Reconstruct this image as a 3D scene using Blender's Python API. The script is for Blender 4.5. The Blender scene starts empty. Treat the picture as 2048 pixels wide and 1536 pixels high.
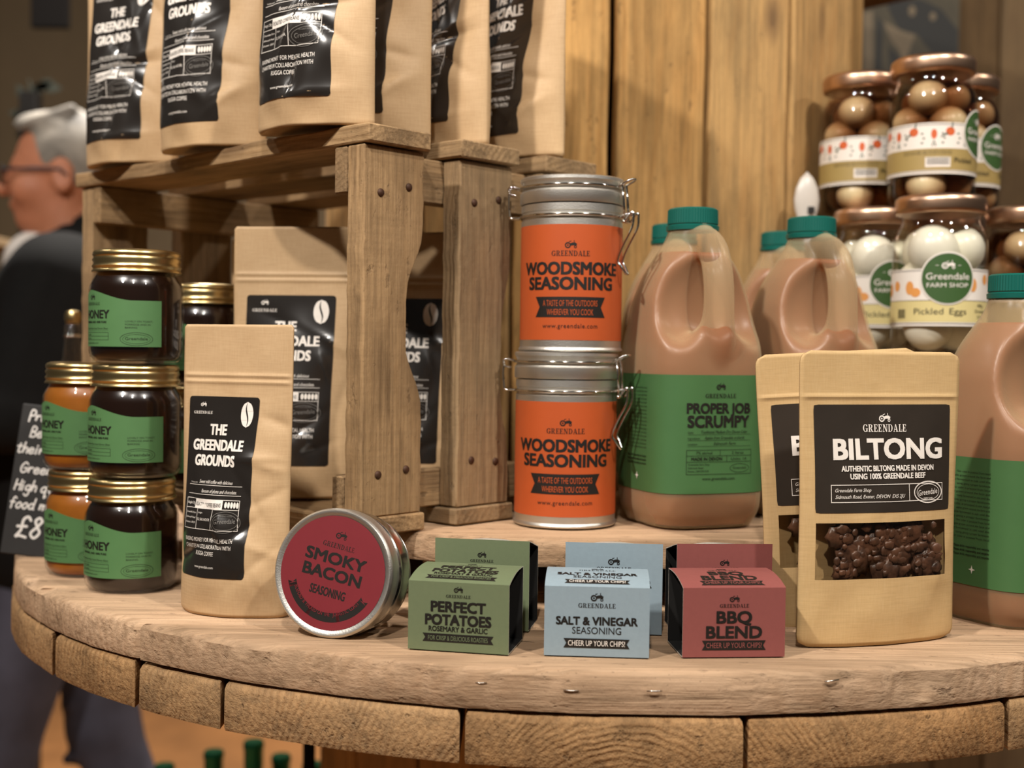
import bpy, bmesh, math, random
import numpy as np
from mathutils import Vector, Matrix, Euler
from math import sin, cos, pi, radians as RAD

random.seed(4); rng = np.random.default_rng(7)
SC = bpy.context.scene
C = SC.collection

# ------------------------------------------------------------------ camera, world, lights, exposure
# metres; z = 0 is the table top, the floor is at FLOOR
FLOOR = -1.05
cam_d = bpy.data.cameras.new('camera'); cam = bpy.data.objects.new('camera', cam_d); C.objects.link(cam)
p_, r_ = RAD(1.6), RAD(.75)
fw = Vector((0, cos(p_), -sin(p_))); rt0 = Vector((1, 0, 0)); up0 = rt0.cross(fw)
rt = cos(r_)*rt0 + sin(r_)*up0; up = -sin(r_)*rt0 + cos(r_)*up0
Mc = Matrix((rt, up, -fw)).transposed().to_4x4(); Mc.translation = Vector((0, 0, .1977))
cam.matrix_world = Mc
cam_d.sensor_width = 36; cam_d.lens = 36*2473/2048
cam_d.clip_start = .02
cam_d.dof.use_dof = True; cam_d.dof.focus_distance = .86; cam_d.dof.aperture_fstop = 5.0
SC.camera = cam

W = bpy.data.worlds.new('shop_ambience'); SC.world = W; W.use_nodes = True
W.node_tree.nodes['Background'].inputs[0].default_value = (1.0, .90, .78, 1)
W.node_tree.nodes['Background'].inputs[1].default_value = .038

def lamp(name, loc, target, power, size, col=(1, .935, .86)):
    d = bpy.data.lights.new(name, 'AREA'); d.shape = 'DISK'; d.size = size; d.energy = power; d.color = col
    o = bpy.data.objects.new(name, d); C.objects.link(o)
    o.location = loc
    o.rotation_euler = (Vector(target) - Vector(loc)).to_track_quat('-Z', 'Y').to_euler()
    return o
lamp('track_or_fill_light', (-.88, -.12, 1.58), (0, 1.05, .1), 30, .085)
lamp('track_or_fill_light', (.78, -.18, 1.64), (0, 1.05, .1), 21, .08)
lamp('track_or_fill_light', (-.12, -.58, 1.72), (0, 1.05, .1), 19, .085)
lamp('track_or_fill_light', (-1.7, 1.3, 1.7), (-.95, 2.4, .3), 7, .12)
lamp('track_or_fill_light', (1.6, .7, 1.5), (.9, 2.35, .5), 9, .12)  # fill lamp added to brighten the partition and its print
lamp('track_or_fill_light', (-.7, 2.6, 1.8), (-.7, 3.2, -1), 75, .2)  # unseen fill lamp, added to brighten the floor at the left
lamp('floor_fill_light', (1.3, 3.4, 1.8), (1.2, 3.4, -1), 60, .2)  # another added fill, lifts the dark floor right of the table

SC.view_settings.view_transform = 'Standard'; SC.view_settings.look = 'None'
SC.view_settings.gamma = 1; SC.view_settings.use_curve_mapping = False
SC.view_settings.exposure = 0.08
SC.cycles.use_denoising = True
SC.cycles.transparent_max_bounces = 24
SC.cycles.max_bounces = 10; SC.cycles.diffuse_bounces = 2

# ------------------------------------------------------------------ materials
def S(h):
    v = [int(h[i:i+2], 16)/255 for i in (0, 2, 4)]
    return tuple(x/12.92 if x <= .04045 else ((x+.055)/1.055)**2.4 for x in v) + (1,)

class G:
    def __init__(s, name):
        s.m = bpy.data.materials.new(name); s.m.use_nodes = True
        s.t = s.m.node_tree; s.b = s.t.nodes['Principled BSDF']; s.out = s.t.nodes['Material Output']
    def n(s, typ, ins=None, **kw):
        nd = s.t.nodes.new('ShaderNode'+typ)
        for k, v in kw.items(): setattr(nd, k, v)
        for k, v in (ins or {}).items():
            if hasattr(v, 'links') or isinstance(v, bpy.types.NodeSocket): s.t.links.new(v, nd.inputs[k])
            else: nd.inputs[k].default_value = v
        return nd
    def math(s, op, a, b=0.0, c=0.0):
        return s.n('Math', {0: a, 1: b, 2: c}, operation=op).outputs[0]
    def mix(s, f, a, b, mode='MIX'):
        nd = s.n('Mix', data_type='RGBA', blend_type=mode)
        for i, v in ((0, f), (6, a), (7, b)):
            if isinstance(v, bpy.types.NodeSocket): s.t.links.new(v, nd.inputs[i])
            else: nd.inputs[i].default_value = v
        return nd.outputs[2]
    def ramp(s, f, a, b):
        return s.n('MapRange', {0: f, 1: a, 2: b}).outputs[0]
    def noise(s, vec, scale, detail=3, rough=.55):
        nd = s.n('TexNoise', {'Scale': scale, 'Detail': detail, 'Roughness': rough})
        if vec is not None: s.t.links.new(vec, nd.inputs['Vector'])
        return nd.outputs[0]
    def vmul(s, vec, k):
        return s.n('VectorMath', {0: vec, 1: k}, operation='MULTIPLY').outputs[0]
    def vadd(s, vec, k):
        return s.n('VectorMath', {0: vec, 1: k}, operation='ADD').outputs[0]
    def put(s, sock, v):
        if isinstance(v, bpy.types.NodeSocket): s.t.links.new(v, s.b.inputs[sock])
        else: s.b.inputs[sock].default_value = v
    def bump(s, h, strength=.3, dist=.001):
        nd = s.n('Bump', {'Strength': strength, 'Distance': dist, 'Height': h})
        s.t.links.new(nd.outputs[0], s.b.inputs['Normal'])

def plain(name, hexc, rough=.5, metal=0, noise=0, nscale=60, bump=0, bscale=200, coat=0, spec=.5, **kw):
    g = G(name); col = S(hexc) if isinstance(hexc, str) else hexc
    tc = g.n('TexCoord').outputs['Object']
    if noise:
        f = g.noise(tc, nscale)
        dark = tuple(c*(1-noise) for c in col[:3]) + (1,)
        g.put('Base Color', g.mix(g.ramp(f, .3, .7), col, dark))
    else: g.put('Base Color', col)
    g.put('Roughness', rough); g.put('Metallic', metal); g.put('Coat Weight', coat); g.put('Specular IOR Level', spec)
    if bump: g.bump(g.noise(tc, bscale), bump, .0006)
    for k, v in kw.items(): g.put(k, v)
    return g.m

def wood(name, light, dark, stain, ring=.55, spacing=.0050, stain_amt=.45, bump=.5, rough=.8, saw=.0, kn=.5):
    g = G(name)
    tc = g.n('TexCoord').outputs['Object']; rnd = g.n('ObjectInfo').outputs['Random']
    off = g.n('CombineXYZ', {0: g.math('MULTIPLY', rnd, 7.3), 1: g.math('MULTIPLY', rnd, 3.1), 2: g.math('MULTIPLY', rnd, 5.7)}).outputs[0]
    p = g.vadd(tc, off)
    sep = g.n('SeparateXYZ', {0: tc})
    r2 = g.math('FRACT', g.math('MULTIPLY', rnd, 13.7))
    yo = g.math('ADD', sep.outputs[1], g.math('MULTIPLY_ADD', rnd, .09, -.045))
    zo = g.math('ADD', sep.outputs[2], g.math('MULTIPLY_ADD', r2, .05, .012))
    rr = g.math('SQRT', g.math('ADD', g.math('MULTIPLY', yo, yo), g.math('MULTIPLY', zo, zo)))
    warp = g.noise(g.vmul(p, (5, 11, 11)), 1.0, 3)
    rr = g.math('MULTIPLY_ADD', warp, .030, rr)
    s = g.math('MULTIPLY_ADD', g.math('SINE', g.math('MULTIPLY', rr, 2*pi/spacing)), .5, .5)
    s = g.math('POWER', s, 1.6)
    s = g.math('MULTIPLY', s, g.ramp(g.noise(g.vmul(p, (7, 26, 26)), 1.0, 3), .36, .62))
    gr2 = g.ramp(g.noise(g.vmul(p, (7, 105, 105)), 1.0, 5, .68), .50, .70)
    fib = g.noise(g.vmul(p, (9, 320, 320)), 1.0, 3, .7)
    fibr = g.ramp(fib, .38, .68)
    st = g.ramp(g.noise(g.vmul(p, (6, 16, 16)), 1.0, 5, .62), .46, .72)
    big = g.ramp(g.noise(g.vmul(p, (2.0, 5, 5)), 1.0, 2), .3, .7)
    col = g.mix(g.math('MULTIPLY', s, ring), S(light), S(dark))
    col = g.mix(g.math('MULTIPLY', big, .55), col, S(dark))
    col = g.mix(g.math('MULTIPLY', fibr, .42), col, S(stain))
    col = g.mix(g.math('MULTIPLY', gr2, .58), col, S(stain))
    col = g.mix(g.math('MULTIPLY', st, stain_amt), col, S(stain))
    pit = g.ramp(g.noise(g.vmul(p, (40, 95, 95)), 1.0, 4, .7), .62, .72)
    col = g.mix(g.math('MULTIPLY', pit, .6), col, S('3f2c1b'))
    vo = g.n('TexVoronoi', {'Vector': g.vmul(p, (5.5, 13, 13)), 'Scale': 1.0}).outputs['Distance']
    kf = g.math('MULTIPLY', g.math('SUBTRACT', 1.0, g.ramp(vo, .06, .20)), kn)
    col = g.mix(kf, col, S('4a2c17'))
    if saw:
        sw = g.ramp(g.noise(g.vmul(p, (330, 12, 12)), 1.0, 2), .45, .7)
        col = g.mix(g.math('MULTIPLY', sw, saw), col, S(stain))
    speck = g.ramp(g.noise(p, 420, 2), .66, .74)
    col = g.mix(g.math('MULTIPLY', speck, .35), col, S('2e2015'))
    r3 = g.math('FRACT', g.math('MULTIPLY', rnd, 41.3))
    col = g.mix(g.math('MULTIPLY', r3, .32), col, S('85765f'))
    hsv = g.n('HueSaturation', {'Value': g.math('MULTIPLY_ADD', r2, .30, .86), 'Color': col})
    g.put('Base Color', hsv.outputs[0]); g.put('Roughness', rough); g.put('Specular IOR Level', .25)
    h = g.math('ADD', g.math('MULTIPLY', fib, .9), g.math('MULTIPLY', s, .35))
    h = g.math('ADD', h, g.math('MULTIPLY', g.noise(p, 130, 4), .8))
    h = g.math('SUBTRACT', h, g.math('MULTIPLY_ADD', pit, .6, g.math('MULTIPLY', gr2, .3)))
    g.bump(h, bump, .0014)
    return g.m

M = {}
M['table'] = wood('table_wood', 'dbb896', 'bd9570', '7d654b', stain_amt=.50, bump=.7, ring=.45, kn=.35)
M['block'] = wood('block_wood', 'c09767', '96683a', '5e4429', stain_amt=.68, bump=1.0, ring=.6, spacing=.0042, kn=.5)
M['crate'] = wood('crate_wood', 'b6956c', '8e6e49', '54402b', stain_amt=.72, saw=.10, bump=.5, kn=.7)
M['stave'] = wood('stave_wood', 'd0a568', 'a8763c', '66512f', stain_amt=.58, ring=.5, spacing=.0085, bump=.35, kn=.8)
M['wallwood'] = wood('panel_wood', '7d6240', '5c452a', '3d2d1b', stain_amt=.4, kn=.2)
M['shelfwood'] = wood('shelf_wood', 'a58a66', '7a6040', '4c3a25')

def kraft(name, hexc):
    g = G(name); tc = g.n('TexCoord').outputs['Object']
    col = S(hexc)
    f1 = g.noise(g.vmul(tc, (60, 60, 900)), 1.0, 3, .7); f2 = g.noise(g.vmul(tc, (900, 900, 90)), 1.0, 2, .6); f3 = g.noise(tc, 22, 3)
    c = g.mix(g.math('MULTIPLY', g.ramp(f1, .35, .75), .22), col, S('8f6a40'))
    c = g.mix(g.math('MULTIPLY', g.ramp(f2, .4, .75), .13), c, S('e8cfa4'))
    c = g.mix(g.math('MULTIPLY', g.ramp(f3, .35, .7), .12), c, S('9d7647'))
    g.put('Base Color', c); g.put('Roughness', .58); g.put('Specular IOR Level', .35)
    g.bump(g.math('ADD', f1, f2), .10, .0004)
    return g.m
M['kraft'] = kraft('kraft_paper', 'c8a880')
M['kraft_flat'] = kraft('kraft_card', 'cfae7b')

def glossy_label(name, hexc, rough=.24, wob=.26, wscale=16):
    g = G(name); tc = g.n('TexCoord').outputs['Object']
    g.put('Base Color', S(hexc)); g.put('Roughness', rough); g.put('Coat Weight', .8); g.put('Coat Roughness', .16)
    g.bump(g.noise(tc, wscale, 2), wob, .004)
    return g.m
M['blacklab'] = glossy_label('black_gloss_label', '26221f')
M['browblack'] = plain('brown_black_label', '2f271f', .5, noise=.15)
M['white'] = plain('white_print', 'efe7dd', .5)
M['greyprint'] = plain('grey_print', '6d6862', .55)
M['black'] = plain('black_print', '17130f', .55)
M['offblack'] = plain('card_inside_black', '12100e', .8)
M['orange'] = plain('orange_label', 'bd5528', .42, noise=.06, nscale=40)
M['green'] = plain('green_label', '55804f', .5, noise=.06)
M['jgreen'] = plain('cider_label_green', '466f40', .5, noise=.08, nscale=30)
M['red'] = plain('crimson_label', '7b272e', .45, noise=.06)
M['cardgreen'] = plain('sage_card', '6b7757', .62, noise=.06, nscale=300)
M['cardblue'] = plain('pale_blue_card', '8fa1ab', .62, noise=.06, nscale=300)
M['cardred'] = plain('brick_red_card', '8c4c47', .62, noise=.06, nscale=300)
M['cardedge'] = plain('card_edge', 'd8d2c4', .8)
M['tin'] = plain('brushed_tin', 'dfdbd3', .42, 1, bump=.25, bscale=900)
M['rim'] = plain('polished_rim', 'd6d2ca', .22, 1)
M['wire'] = plain('steel_wire', 'd8d4cc', .12, 1)
M['goldlid'] = plain('gold_lid', 'd6bd86', .30, 1)
M['copperlid'] = plain('copper_lid', 'd4ae92', .33, 1, noise=.1, nscale=25)
M['dhoney'] = plain('dark_honey', '1c0d06', .25, coat=.2)
M['lhoney'] = plain('set_honey', 'b06a1c', .4, noise=.3, nscale=30, **{'Subsurface Weight': .35, 'Subsurface Radius': (.02, .008, .002), 'Subsurface Scale': .3})
M['teal'] = plain('teal_cap', '0a5d52', .38)
M['onion'] = plain('pickled_onion', 'efe0b4', .3, noise=.2, nscale=35)
M['egg'] = plain('pickled_egg', 'e9e3cf', .3, noise=.05)
M['labwhite'] = plain('jar_label_white', 'ece4da', .45)
M['cream'] = plain('jar_label_cream', 'd9c98c', .5)
M['khaki'] = plain('jar_label_khaki', 'a48d55', .5)
M['badge'] = plain('badge_green', '3c5b2e', .45)
M['carrot'] = plain('carrot_print', 'cf5f2c', .5)
M['leafprint'] = plain('leaf_print', '3a4a34', .5)
M['eggprint'] = plain('egg_print', 'e09a52', .5)
M['slate'] = plain('slate_black', '2c2b2a', .75, noise=.25, nscale=25, bump=.2, bscale=120)
M['chalk'] = plain('chalk_white', 'e9e5df', .9)
M['meat'] = plain('dried_beef', '6e4a36', .40, noise=.8, nscale=110, bump=1.0, bscale=160, spec=.6)
M['nail'] = plain('rusty_nail', '4b3020', .6, .3)
M['rod'] = plain('black_rod', '15120f', .5, .5)
M['bottleleg'] = plain('dark_green_glass', '10301d', .12, coat=.5)
M['bottlecap'] = plain('green_foil', '18583c', .25, .7)
M['wallolive'] = plain('olive_wall', '4a3b25', .9, noise=.2, nscale=3)
M['darkpanel'] = plain('dark_panel', '0a0807', 1.0, spec=.1)
M['floor'] = plain('warm_floor', 'b27a47', .7, noise=.35, nscale=4)
M['tub'] = plain('clear_tub', 'd9d4c8', .3)

def thin_glass(name, tint=(1, 1, 1), base=.05, pw=3.5):
    g = G(name); g.t.nodes.remove(g.b)
    lw = g.n('LayerWeight', {'Blend': .5}).outputs['Facing']
    f = g.math('MULTIPLY_ADD', g.math('POWER', lw, pw), .75, base)
    tr = g.n('BsdfTransparent', {0: tuple(tint)+(1,)}); gl = g.n('BsdfGlossy', {'Roughness': .03})
    mx = g.n('MixShader', {0: f, 1: tr.outputs[0], 2: gl.outputs[0]})
    g.t.links.new(mx.outputs[0], g.out.inputs[0]); return g.m
M['glass'] = thin_glass('jar_glass')
M['film'] = thin_glass('clear_film', (.96, .94, .9), .06, 3)
M['bottleclear'] = thin_glass('bottle_glass', (.93, .92, .9), .10, 2)

def liquid(name, col, dens):
    g = G(name); g.t.nodes.remove(g.b)
    tr = g.n('BsdfTransparent'); ab = g.n('VolumeAbsorption', {'Color': col+(1,), 'Density': dens})
    g.t.links.new(tr.outputs[0], g.out.inputs[0]); g.t.links.new(ab.outputs[0], g.out.inputs[1]); return g.m
M['vinegar'] = liquid('malt_vinegar', (.52, .27, .08), 85)
M['brine'] = liquid('egg_brine', (.84, .85, .62), 7)

def milky(name):
    g = G(name)
    g.put('Base Color', S('d3bc95')); g.put('Roughness', .30); g.put('Subsurface Weight', .0)
    tr = g.n('BsdfTransparent', {0: (1, .93, .86, 1)})
    lw = g.n('LayerWeight', {'Blend': .5}).outputs['Facing']
    f = g.math('MULTIPLY_ADD', g.math('POWER', lw, 2.0), .50, .25)
    mx = g.n('MixShader', {0: f, 1: tr.outputs[0], 2: g.b.outputs[0]})
    g.t.links.new(mx.outputs[0], g.out.inputs[0]); return g.m
M['hdpe'] = milky('milky_plastic')
M['cider'] = plain('scrumpy', '8a4212', .4, **{'Subsurface Weight': .5, 'Subsurface Radius': (.03, .012, .004), 'Subsurface Scale': .5})

# ------------------------------------------------------------------ mesh helpers
def link(o, parent=None):
    C.objects.link(o)
    if parent is not None: o.parent = parent
    return o
def mesh(name, v, f, mat, parent=None, smooth=True, Mx=None, kind=None, autos=None):
    me = bpy.data.meshes.new(name); me.from_pydata([tuple(map(float, q)) for q in v], [], [tuple(map(int, q)) for q in f]); me.update()
    return meobj(name, me, mat, parent, smooth, Mx, kind)
def meobj(name, me, mat, parent=None, smooth=True, Mx=None, kind=None):
    if isinstance(smooth, Matrix): smooth, Mx = True, smooth
    if mat is not None and not me.materials: me.materials.append(mat)
    if smooth is True:
        me.polygons.foreach_set('use_smooth', [True]*len(me.polygons))
    elif smooth:  # angle in degrees
        me.polygons.foreach_set('use_smooth', [True]*len(me.polygons))
        bm = bmesh.new(); bm.from_mesh(me)
        for e in bm.edges:
            if len(e.link_faces) != 2 or e.calc_face_angle(0) > RAD(smooth): e.smooth = False
        bm.to_mesh(me); bm.free()
    o = bpy.data.objects.new(name, me); link(o, parent)
    if Mx is not None: o.matrix_basis = Mx
    if kind: o['kind'] = kind
    return o
def tag(o, label, cat, group=None, kind=None):
    o['label'] = label; o['category'] = cat
    if group: o['group'] = group
    if kind: o['kind'] = kind
    return o
def thing(name, label, cat, loc=(0, 0, 0), rz=0, group=None, Mx=None):
    o = bpy.data.objects.new(name, None); o.empty_display_size = .03; link(o)
    o.matrix_basis = Mx if Mx is not None else Matrix.Translation(loc) @ Matrix.Rotation(rz, 4, 'Z')
    return tag(o, label, cat, group)
def copy_tree(o, parent=None):
    c = o.copy(); C.objects.link(c)
    if parent is not None: c.parent = parent
    for ch in list(o.children): copy_tree(ch, c)
    return c
def dup(root, label, loc, rz=0, Mx=None):
    c = copy_tree(root); c['label'] = label
    c.matrix_basis = Mx if Mx is not None else Matrix.Translation(loc) @ Matrix.Rotation(rz, 4, 'Z')
    return c
class MB:
    def __init__(s): s.v = []; s.f = []
    def add(s, v, f, Mx=None):
        n = len(s.v)
        s.v += [tuple(Mx @ Vector(q)) if Mx is not None else tuple(q) for q in v]
        s.f += [tuple(i+n for i in q) for q in f]; return s
    def build(s, name, mat, parent=None, smooth=30, Mx=None, kind=None): return mesh(name, s.v, s.f, mat, parent, smooth, Mx, kind)
def lathe(prof, seg=48):
    v, f, rings = [], [], []
    for r, z in prof:
        if r < 1e-6: rings.append([len(v)]); v.append((0, 0, z))
        else:
            rings.append(list(range(len(v), len(v)+seg)))
            v += [(r*cos(2*pi*i/seg), r*sin(2*pi*i/seg), z) for i in range(seg)]
    for a, b in zip(rings, rings[1:]):
        for i in range(seg):
            j = (i+1) % seg
            if len(a) == 1 and len(b) == 1: break
            if len(a) == 1: f.append((a[0], b[j], b[i]))
            elif len(b) == 1: f.append((a[i], a[j], b[0]))
            else: f.append((a[i], a[j], b[j], b[i]))
    return v, f
def tube(pts, r, seg=8, closed=False):
    P = [Vector(p) for p in pts]; n = len(P); v, f = [], []
    up_ = Vector((0.13, .27, 1)).normalized(); 
    for i in range(n):
        a = P[i-1] if (i > 0 or closed) else P[i]; b = P[(i+1) % n] if (i < n-1 or closed) else P[i]
        t = (b-a).normalized(); x = t.cross(up_)
        if x.length < .05: x = t.cross(Vector((1, .3, 0)))
        x.normalize(); y = x.cross(t)
        v += [tuple(P[i] + r*(cos(2*pi*k/seg)*x + sin(2*pi*k/seg)*y)) for k in range(seg)]
    for i in range(n if closed else n-1):
        j = (i+1) % n
        f += [(i*seg+k, i*seg+(k+1) % seg, j*seg+(k+1) % seg, j*seg+k) for k in range(seg)]
    if not closed: f += [tuple(range(seg))[::-1], tuple((n-1)*seg+k for k in range(seg))]
    return v, f
def smooth_path(pts, k=6):
    P = [Vector(p) for p in pts]; out = []
    for i in range(len(P)-1):
        p0, p1, p2, p3 = P[max(i-1, 0)], P[i], P[i+1], P[min(i+2, len(P)-1)]
        for j in range(k):
            t = j/k
            out.append(.5*((2*p1)+(p2-p0)*t+(2*p0-5*p1+4*p2-p3)*t*t+(-p0+3*p1-3*p2+p3)*t**3))
    return out+[P[-1]]
def ball(rx, ry, rz, seg=20, rings=12):
    return lathe_scaled([(sin(pi*i/rings), -cos(pi*i/rings)) for i in range(rings+1)], rx, ry, rz, seg)
def lathe_scaled(prof, rx, ry, rz, seg):
    prof = [(0 if r < 1e-6 else r, z) for r, z in prof]
    v, f = lathe(prof, seg); return [(x*rx, y*ry, z*rz) for x, y, z in v], f
def board_mesh(L, Wd, T, rough=.0012, bevel=.0012, seed=0, nx=10):
    """a sawn board, long axis X, base at z 0, slightly uneven"""
    bm = bmesh.new(); bmesh.ops.create_cube(bm, size=1)
    for v in bm.verts: v.co = Vector((v.co.x*L, v.co.y*Wd, (v.co.z+.5)*T))
    lx = [e for e in bm.edges if abs((e.verts[0].co-e.verts[1].co).x) > L*.5]
    bmesh.ops.subdivide_edges(bm, edges=lx, cuts=nx)
    bmesh.ops.bevel(bm, geom=[e for e in bm.edges if e.calc_face_angle(0) > .5], offset=bevel, segments=1, affect='EDGES')
    r = random.Random(seed)
    ph = [r.uniform(0, 6.28) for _ in range(6)]
    for v in bm.verts:
        x = v.co.x/L*6.28
        sy = 1 if v.co.y > 0 else -1
        v.co.y += rough*(sin(x*1.7+ph[0]+sy)+.6*sin(x*4.3+ph[1]*sy)) + r.uniform(-.25, .25)*rough
        v.co.z += rough*.5*(sin(x*1.3+ph[2])+.7*sin(x*3.9+ph[3])) * (.4 if v.co.z < T*.5 else 1)
    me = bpy.data.meshes.new('board'); bm.to_mesh(me); bm.free(); return me
def board(name, L, Wd, T, mat, parent, Mx, **k):
    return meobj(name, board_mesh(L, Wd, T, **k), mat, parent, 35, Mx)
def frame(o, x, y, z=None):
    """matrix with origin o and axes x, y (z = x cross y)"""
    x = Vector(x).normalized(); y = Vector(y); y = (y - y.dot(x)*x).normalized(); z = x.cross(y)
    m = Matrix((x, y, z)).transposed().to_4x4(); m.translation = Vector(o); return m
def plate(name, outline, T, mat, parent, Mx, bevel=.001, rough=0, seed=0):
    """a flat piece cut to an outline (x, y), base at z 0"""
    bm = bmesh.new()
    vs = [bm.verts.new((x, y, 0)) for x, y in outline]; f = bm.faces.new(vs)
    ex = bmesh.ops.extrude_face_region(bm, geom=[f])
    bmesh.ops.translate(bm, verts=[g for g in ex['geom'] if isinstance(g, bmesh.types.BMVert)], vec=(0, 0, T))
    bmesh.ops.recalc_face_normals(bm, faces=bm.faces)
    if bevel: bmesh.ops.bevel(bm, geom=[e for e in bm.edges if e.calc_face_angle(0) > .9], offset=bevel, segments=1, affect='EDGES')
    me = bpy.data.meshes.new(name); bm.to_mesh(me); bm.free()
    return meobj(name, me, mat, parent, 35, Mx)

# ------------------------------------------------------------------ print (flat lettering and marks)
_tc = {}
def glyphs(s, bold=0.0, sp=1.0, shear=0.0):
    key = (s, bold, sp, shear)
    if key not in _tc:
        cu = bpy.data.curves.new('lettering', 'FONT'); cu.body = s; cu.size = 1; cu.offset = bold; cu.space_character = sp; cu.shear = shear; cu.resolution_u = 3
        o = bpy.data.objects.new('lettering', cu); me = bpy.data.meshes.new_from_object(o)
        v = np.array([q.co[:2] for q in me.vertices]) if len(me.vertices) else np.zeros((0, 2))
        f = [tuple(q.vertices) for q in me.polygons]
        bpy.data.objects.remove(o); bpy.data.curves.remove(cu); bpy.data.meshes.remove(me)
        _tc[key] = (v, f)
    return _tc[key]
def arc(cx, cy, rx, ry, a0, a1, n=16): return [(cx+rx*cos(a0+(a1-a0)*i/n), cy+ry*sin(a0+(a1-a0)*i/n)) for i in range(n+1)]
def band(o, i):  # quads between two equal-length rows
    return [[o[k], o[k+1], i[k+1], i[k]] for k in range(len(o)-1)]
def R4(x0, y0, x1, y1): return [(x0, y0), (x1, y0), (x1, y1), (x0, y1)]
SER = {
 'E': [R4(.08, 0, .28, 1), R4(0, .93, .66, 1), R4(0, 0, .7, .07), R4(.28, .47, .5, .53), R4(.58, .72, .66, .93), R4(.62, .07, .7, .28), R4(.44, .38, .5, .62)],
 'L': [R4(.08, 0, .28, 1), R4(0, .93, .4, 1), R4(0, 0, .66, .07), R4(.58, .07, .66, .3)],
 'D': [R4(.08, 0, .28, 1), R4(0, .93, .4, 1), R4(0, 0, .4, .07)] + band(arc(.36, .5, .48, .5, -pi/2, pi/2), arc(.36, .5, .27, .43, -pi/2, pi/2)),
 'R': [R4(.08, 0, .28, 1), R4(0, .93, .4, 1), R4(0, 0, .4, .07), [(.36, .5), (.52, .5), (.84, 0), (.6, 0)], R4(.55, 0, .92, .07)] + band(arc(.36, .74, .4, .26, -pi/2, pi/2), arc(.36, .74, .2, .19, -pi/2, pi/2)),
 'N': [R4(.12, 0, .2, 1), R4(.74, 0, .82, 1), [(.08, 1), (.32, 1), (.82, 0), (.64, 0)], R4(0, 0, .33, .07), R4(0, .94, .25, 1), R4(.6, .93, .95, 1)],
 'A': [[(.1, 0), (.18, 0), (.48, 1), (.4, 1)], [(.4, 1), (.54, 1), (.88, 0), (.64, 0)], R4(.24, .28, .68, .35), R4(0, 0, .3, .06), R4(.52, 0, .97, .06)],
 'G': band(arc(.46, .5, .46, .5, RAD(38), RAD(322), 22), arc(.46, .5, .25, .43, RAD(38), RAD(322), 22)) + [R4(.64, .04, .84, .45), R4(.52, .4, .94, .46), R4(.76, .66, .82, .98)],
}
SERW = {'E': .74, 'L': .70, 'D': .88, 'R': .94, 'N': .97, 'A': .98, 'G': .96}
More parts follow.
